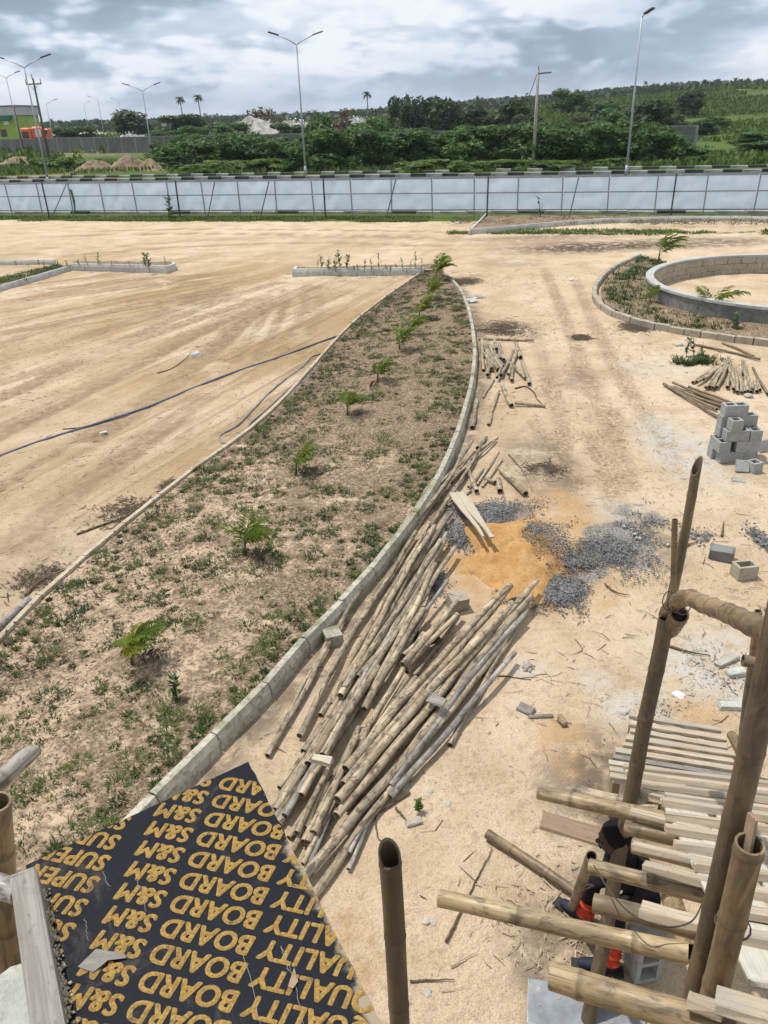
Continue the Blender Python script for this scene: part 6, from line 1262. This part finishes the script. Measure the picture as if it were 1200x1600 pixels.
# ================================================================== POST, BLACK BOARD, LEFT CORNER
pt = D(609, 1338, 1.74); pb_ = D(624, 1600, 1.74); dv = (pt - pb_).normalized()
tag(bamboo('bamboo_post', [pb_ + dv * (-pb_.z / dv.z), pb_, pt], .041, .037, mt('bamboo_black'), None, 20, .33, .003, slant=1.15, slant_dir=(-.35, 1, 0), seed=401, open_in=.35), 'dark upright bamboo post with slanted hollow top at bottom centre', 'bamboo post')
HB = 3.6
bp = [G(388, 1190, HB), G(40, 1352, HB)]; bp3 = G(597, 1600, HB); bp2d = (bp3 - bp[0]).normalized(); bl2 = V(bp2d.x, bp2d.y, 0)
p_r = bp[0] + (bp3 - bp[0]) * 1.55; p_l = bp[1] + (G(95, 1600, HB) - bp[1]) * 1.75
poly = [bp[0], bp[1], p_l, p_r]
b = NB('film_face'); co = b.co('Object'); n1 = b.noise(co, 7, 6, .7, .5); n2 = b.noise(co, 50, 4, .7); ed = b.attr('edge')
dirt = b.math('ADD', ed, b.math('MULTIPLY', b.math('SUBTRACT', n1, .5), 1.3)); c = b.mix(b.rng(n2, .45, .75, 0, .25), (.009, .011, .016), (.024, .026, .034)); c = b.mix(b.rng(b.noise(co, 4, 7, .75, .8), .54, .68, 0, .42), c, (.115, .105, .09)); c = b.mix(b.rng(dirt, .50, .72, 0, .92), c, (.32, .26, .18)); b.fin(c, b.rng(dirt, .4, .7, .6, .9), b.bump(n2, .15, .004), .10)
bc = sum(poly, Vector()) / 4; bd = thing('printed_board', 'black film-faced board with gold upside-down lettering, bottom left', 'board', bc)
def board_mesh():
    n = 46; v, f, e_ = [], [], []; th = .017
    for j in range(n + 1):
        for i in range(n + 1):
            u_, w_ = i / n, j / n; top_ = poly[1].lerp(poly[0], u_); bot = poly[2].lerp(poly[3], u_); p = top_.lerp(bot, w_) - bc
            rag = random.uniform(-.002, .002) if j == 0 or i == n else 0; v.append((p.x + rag, p.y + rag, 0)); de = (1 - u_) ; e_.append(float(np.clip(.72 * (1 - (1 - u_) / .16) * sstep(.05, .3, w_), 0, 1)) if u_ > .84 else (.60 * (1 - u_ / .10) * float(sstep(.12, .3, w_)) if u_ < .10 else 0))
    for j in range(n):
        for i in range(n): a = j * (n + 1) + i; f.append((a, a + n + 1, a + n + 2, a + 1))
    o = len(v); rim = [j * (n + 1) for j in range(n + 1)] + [n * (n + 1) + i for i in range(1, n + 1)] + [j * (n + 1) + n for j in range(n - 1, -1, -1)] + [i for i in range(n - 1, 0, -1)]
    for k in rim: v.append((v[k][0], v[k][1], -th)); e_.append(.1)
    m_ = len(rim)
    for k in range(m_): f.append((rim[k], o + k, o + (k + 1) % m_, rim[(k + 1) % m_])[::-1])
    f.append(tuple(o + k for k in range(m_))[::-1]); me = mesh('panel', v, f, mt('film_face')); a = me.attributes.new('edge', 'FLOAT', 'POINT'); a.data.foreach_set('value', e_); return me
obj('panel', board_mesh(), bd, bc)
b = NB('gold_print'); co = b.co('Object'); n1 = b.noise(co, 160, 4, .7); n2 = b.noise(co, 14, 5, .65, .3); c = b.mix(b.rng(n1, .35, .68), (.20, .115, .028), (.37, .235, .06)); c = b.mix(b.rng(n2, .52, .72, 0, .6), c, (.19, .09, .03)); c = b.mix(b.rng(b.noise(co, 26, 6, .75, .6), .58, .66, 0, .8), c, (.05, .042, .035)); b.fin(c, .65, None, .2)
ex = Vector((-.966, .257, 0)).normalized(); ey = Vector((-ex.y, ex.x, 0)); ey = ey if ey.y < 0 else -ey      # reading direction and the letters' up
tcu = bpy.data.curves.new('lettering', 'FONT'); tcu.body = 'SUPER'; tcu.size = 1.0; tcu.offset = .0; tcu.shear = .12; tcu.space_character = 1.06
to = bpy.data.objects.new('lettering', tcu); COL.objects.link(to); bpy.context.view_layer.update(); dg = bpy.context.evaluated_depsgraph_get(); wS = to.evaluated_get(dg).dimensions; sxx, syy = .186 / wS[0], .046 / wS[1]
def text_mesh(s):
    tcu.body = s; tcu.resolution_u = 4; bpy.context.view_layer.update(); m_ = bpy.data.meshes.new_from_object(to.evaluated_get(bpy.context.evaluated_depsgraph_get())); return m_
LINE = 'SUPER QUALITY BOARD S&M   '
tm = text_mesh(LINE.rstrip()); tm1 = text_mesh(LINE + 'S'); 
w1 = max(v_.co.x for v_ in tm1.vertices); tcu.body = 'S'; bpy.context.view_layer.update(); wsn = max(v_.co.x for v_ in text_mesh('S').vertices); period = w1 - wsn
org = G(160, 1373, HB)
edges = []
for i in range(4):
    a, q_ = poly[i], poly[(i + 1) % 4]; nrm = Vector((q_.y - a.y, -(q_.x - a.x), 0)).normalized(); 
    if nrm.dot(bc - a) < 0: nrm = -nrm
    edges.append((a + nrm * .002, nrm))
BOLD = ((0, .018), (0, -.018), (.035, .032), (.035, -.032), (.075, .018), (.075, -.018))
for row in range(-6, 13):
    for rep in (-1, 0, 1):
        o_ = org + ey * (.0637 * row) + ex * (-.0078 * row + rep * period * sxx)
        bm = bmesh.new()
        for kb, (bx_, by_) in enumerate(BOLD):
            n0 = len(bm.verts); bm.from_mesh(tm); bm.verts.ensure_lookup_table()
            for v_ in bm.verts[n0:]:
                p = o_ + ex * ((v_.co.x + bx_) * sxx) + ey * ((v_.co.y + by_) * syy); v_.co = (p.x, p.y, HB + .0010 + .00015 * kb)
        for (a, nrm) in edges: bmesh.ops.bisect_plane(bm, geom=bm.verts[:] + bm.edges[:] + bm.faces[:], plane_co=(a.x, a.y, HB), plane_no=nrm, clear_inner=True, clear_outer=False)
        if not bm.faces: bm.free(); continue
        for v_ in bm.verts: v_.co -= bc
        for f_ in bm.faces:
            if f_.normal.z < 0: f_.normal_flip()
        me = bpy.data.meshes.new('lettering'); bm.to_mesh(me); bm.free(); me.materials.append(mt('gold_print')); obj('lettering', me, bd, bc)
bpy.data.objects.remove(to)
# torn flap of ply and cracks
tv = [G(*p, HB) for p in ((122, 1512), (152, 1488), (196, 1493), (198, 1499), (170, 1505), (146, 1521))]; zt = (.003, .012, .006, .004, .010, .003)
obj('torn_flap', mesh('torn_flap', [p - tv[0] + V(0, 0, z_ - zt[0]) for p, z_ in zip(tv, zt)], [(0, 1, 4, 5), (1, 2, 3, 4)], mt('timber_grey')), bd, tv[0] + V(0, 0, .004))
tv = [G(*p, HB) for p in ((450, 1543), (460, 1515), (466, 1535), (458, 1548))]; obj('torn_flap', mesh('torn_flap', [p - tv[0] + V(0, 0, .004 * (i % 2)) for i, p in enumerate(tv)], [(0, 1, 2, 3)], mt('timber_brown')), bd, tv[0] + V(0, 0, .004))
for pts_ in (((372, 1480), (383, 1500), (402, 1575), (405, 1600)), ((440, 1480), (455, 1520), (468, 1565), (472, 1600)), ((160, 1362), (168, 1380), (172, 1385)), ((210, 1372), (218, 1384), (228, 1425)), ((132, 1435), (138, 1470)), ((440, 1478), (446, 1500), (452, 1518))):
    P = spline([G(x, y, HB + .001) for x, y in pts_], 14); P = [p + V(random.uniform(-.003, .003), 0, 0) for p in P]; obj('crack', tubemesh('crack', [p - P[0] for p in P], .0009, mt('timber_grey'), 4), bd, P[0])
# mortar crumbs along the batten and right edge
def crumbs(name, label, segs, n, seed, par_z, mat, size=.006, spread=.02):
    r = np.random.default_rng(seed); P = []
    for a, q_ in segs:
        t = r.random(n); P.append(np.stack([a.x + (q_.x - a.x) * t, a.y + (q_.y - a.y) * t, np.full(n, par_z)], 1) + np.stack([r.normal(0, spread, n), r.normal(0, spread * .5, n), r.random(n) * .006], 1))
    P = np.concatenate(P); N = len(P); base = np.array([[1, 0, 0], [-1, 0, 0], [0, 1, 0], [0, -1, 0], [0, 0, 1], [0, 0, -1]], float); tri = np.array([[0, 2, 4], [2, 1, 4], [1, 3, 4], [3, 0, 4], [2, 0, 5], [1, 2, 5], [3, 1, 5], [0, 3, 5]]); s = size * (.4 + r.random((N, 1, 1)) ** 2); Vv = base[None] * s * (1 + r.normal(0, .3, (N, 6, 1))) + P[:, None]; T = (tri[None] + (np.arange(N) * 6)[:, None, None]).reshape(-1, 3)
    return tag(obj(name, npmesh(name, Vv.reshape(-1, 3), tris=T, mat=mt(mat))), label, 'crumbs', kind='stuff')
crumbs('mortar_crumbs', 'sandy mortar crumbs on the black board beside the grey batten', [(G(62, 1395, HB), G(80, 1490, HB)), (G(80, 1490, HB), G(103, 1600, HB))], 420, 5, HB + .002, 'crumb', .006, .010)
# grey weathered batten on the board's left edge, and what lies below
a, q_ = D(42, 1372, 1.42), G(95, 1640, HB + .04)
q0 = G(40, 1373, HB + .05); q1 = G(85, 1660, HB + .05); o = bar('batten', q0, q1 , .062, .06, mt('timber_grey'), None, .005, .004); tag(o, 'weathered grey timber batten lying on the left edge of the black board', 'batten')
pt, pb_ = D(-6, 1262, 1.62), D(18, 1500, 1.62); dv = (pt - pb_).normalized(); tag(bamboo('bamboo_post', [pb_ + dv * (-pb_.z / dv.z), pb_, pt + dv * .02], .042, .040, mt('bamboo_brown'), None, 16, .34, .004, seed=402), 'brown bamboo post at the left edge beside the grey batten', 'bamboo post')
tag(bamboo('bamboo_pole', [D(-40, 1255, 1.9), D(44, 1180, 2.2)], .034, .032, mt('bamboo_grey'), None, 14, .6, .003, seed=403, slant=-1.2), 'bleached grey pole end poking in at the left edge', 'bamboo pole')
tag(bamboo('bamboo_pole', [G(-60, 1365, HB - .02), G(30, 1392, HB - .03)], .032, .03, mt('bamboo_grey'), None, 12, .5, .003, seed=404), 'short bleached pole meeting the grey batten at the left edge', 'bamboo pole')
# building slab the board lies on, below and behind the camera, with mortar spill at its edge
v, f = boxdata(9, 3.0, .18, .01); tag(obj('floor_slab', mesh('floor_slab', v, f, mt('mortar_white')), None, (0, -.72, HB - .14)), kind='structure')
v, f = [], []; n = 26; rs = random.Random(9)
for j in range(n + 1):
    for i in range(n + 1):
        x_ = -1.5 + .80 * i / n; y_ = .74 + .42 * j / n; e_ = min(i, n - i, j, n - j) / 4; v.append((x_ + rs.uniform(-.008, .008), y_ + .05 * math.sin(i * .7) * (j / n) + rs.uniform(-.008, .008), HB - .075 + min(1, e_) * (.022 + .035 * float(fbm(np.array([x_ * 14]), np.array([y_ * 14]), 12, 3)[0])) - (.13 if e_ == 0 else 0)))
for j in range(n):
    for i in range(n): a = j * (n + 1) + i; f.append((a, a + 1, a + n + 2, a + n + 1))
tag(obj('mortar_spill', mesh('mortar_spill', v, f, mt('mortar_white'), smooth=True)), 'lumpy greenish white mortar spill in the bottom left corner', 'mortar')

# ================================================================== CROUCHING PERSON UNDER THE SCAFFOLD
pbase = G(930, 1465); pr_ = thing('person', 'person in black clothes with red ankle cuffs, crouching behind the scaffold poles', 'person', (pbase.x, pbase.y, 0))
fA, fB = G(884, 1412, .05), G(914, 1503, .05)               # toes
anA, anB = G(915, 1424, .12), G(953, 1500, .12)             # ankles
knA, knB = G(930, 1370, .50), G(968, 1415, .50)
hip = G(998, 1395, .42); hipA, hipB = hip + V(-.02, .11, .0), hip + V(.02, -.11, .0)
chest = G(992, 1352, .78); neck = G(978, 1333, .95); head = G(966, 1326, 1.03); shA, shB = chest + V(-.02, .17, .10), chest + V(.03, -.17, .10)
elA, elB = (shA + knA) / 2 + V(.02, .05, -.06), (shB + knB) / 2 + V(.02, -.05, -.06); haA, haB = knA + V(.05, -.02, -.02), knB + V(.06, .06, -.02)
def skin(name, V_, E_, R_, mat, par, root=0, sub=2):
    me = bpy.data.meshes.new(name); o0 = Vector((pbase.x, pbase.y, 0)); me.from_pydata([tuple(p - o0) for p in V_], E_, []); me.materials.append(mat); o = obj(name, me, par, o0)
    md = o.modifiers.new('skin', 'SKIN'); md.use_smooth_shade = True; sk = me.skin_vertices[0].data
    for i, r_ in enumerate(R_): sk[i].radius = (r_, r_) if not hasattr(r_, '__len__') else r_; sk[i].use_root = (i == root)
    s_ = o.modifiers.new('sub', 'SUBSURF'); s_.levels = s_.render_levels = sub; return o
hp = head + V(-.02, 0, .09)
bodyV = [hip, (hip + chest) / 2 + V(.02, 0, .02), chest, neck, hipA, knA, anA, hipB, knB, anB, shA, elA, haA, shB, elB, haB, head, hp]
bodyE = [(0, 1), (1, 2), (2, 3), (0, 4), (4, 5), (5, 6), (0, 7), (7, 8), (8, 9), (2, 10), (10, 11), (11, 12), (2, 13), (13, 14), (14, 15), (3, 16), (16, 17)]
bodyR = [.125, .12, .135, .052, .095, .072, .045, .095, .072, .045, .065, .047, .034, .065, .047, .034, .085, .075]
body = skin('body', bodyV, bodyE, bodyR, mt('cloth_black'), pr_)
tl_ = obj('head', mesh('head', *(lambda bm_: ([v_.co.copy() for v_ in bm_.verts], [tuple(v_.index for v_ in f_.verts) for f_ in bm_.faces]))((lambda b_: (bmesh.ops.create_icosphere(b_, subdivisions=3, radius=.1), b_.verts.ensure_lookup_table(), b_)[2])(bmesh.new())), mt('skin'), smooth=True), pr_, hp + V(-.015, 0, .005)); tl_.scale = (1.0, .84, 1.18)
def part_ico(name, c, s, mat, par=pr_):
    b_ = bmesh.new(); bmesh.ops.create_icosphere(b_, subdivisions=2, radius=1); me = bpy.data.meshes.new(name); b_.to_mesh(me); b_.free(); me.materials.append(mt(mat)); me.shade_smooth(); o = obj(name, me, par, c); o.scale = s; return o
hr = part_ico('hair', hp + V(.004, 0, .038), (.112, .097, .108), 'hair'); part_ico('nose', hp + V(-.118, 0, -.01), (.018, .014, .02), 'skin')
for sy in (-1, 1): part_ico('ear', hp + V(.0, sy * .086, -.005), (.02, .012, .032), 'skin'); part_ico('eye', hp + V(-.1, sy * .033, .012), (.010, .012, .008), 'hair')
part_ico('mouth', hp + V(-.103, 0, -.055), (.008, .026, .008), 'shoe_blue')
for nm, ha, kn in (('a', haA, knA), ('b', haB, knB)):
    Vh, Eh, Rh = [ha, ha + V(-.075, 0, -.02)], [(0, 1)], [.030, .034]
    for fi in range(4):
        y_ = (fi - 1.5) * .02; o_ = len(Vh); ln = (.062, .074, .070, .055)[fi]; Vh += [ha + V(-.085, y_, -.02), ha + V(-.085 - ln * .5, y_, -.035), ha + V(-.085 - ln * .8, y_, -.07)]; Eh += [(1, o_), (o_, o_ + 1), (o_ + 1, o_ + 2)]; Rh += [.010, .0085, .0075]
    o_ = len(Vh); Vh += [ha + V(-.035, .042, -.015), ha + V(-.07, .062, -.03)]; Eh += [(0, o_), (o_, o_ + 1)]; Rh += [.012, .009]
    skin('hand', Vh, Eh, Rh, mt('skin'), pr_, 0, 1)
for toe, an, kn in ((fA, anA, knA), (fB, anB, knB)):
    d = (toe - an); d.z = 0; d.normalize(); heel = Vector((an.x, an.y, .045)) - d * .055; tip = heel + d * .27; sh = skin('shoe', [heel + V(0, 0, .012), heel + d * .12 + V(0, 0, .012), heel + d * .2, tip - V(0, 0, .004), Vector((an.x, an.y, .1))], [(0, 1), (1, 2), (2, 3), (0, 4)], [(.04, .045), (.042, .042), (.046, .034), (.036, .026), .042], mt('shoe_blue'), pr_, 0, 2)
    so2 = bar('sole', heel - d * .045 + V(0, 0, -.035), tip + d * .035 + V(0, 0, -.035), .088, .018, mt('sole'), pr_, .008, 0)
    up_ = (kn - an).normalized(); P, R2 = [], []
    for i in range(19): t = i / 18; P.append(an - up_ * .02 + up_ * (.17 * t)); R2.append(.060 + .010 * math.sin(t * 19) + .006 * t)
    obj('ankle_cuff', tubemesh('ankle_cuff', [p - P[0] for p in P], R2, mt('cloth_red'), 12, cap=False), pr_, P[0])
for o in bpy.data.objects:
    if '_org' in o: del o['_org']

# ================================================================== AIR
v, f = boxdata(8400, 8600, 75, 0); hz = mesh('haze', v, f); hm = bpy.data.materials.new('air'); hm.use_nodes = True; hn = hm.node_tree; hn.nodes.clear()
pv = hn.nodes.new('ShaderNodeVolumePrincipled'); pv.inputs['Color'].default_value = (.86, .92, 1.0, 1); pv.inputs['Density'].default_value = .00015; ho = hn.nodes.new('ShaderNodeOutputMaterial'); hn.links.new(pv.outputs[0], ho.inputs['Volume']); hz.materials.append(hm)
tag(obj('haze', hz, None, (0, 1800, 30)), 'thin pale haze softening the far hill', 'haze', kind='stuff')
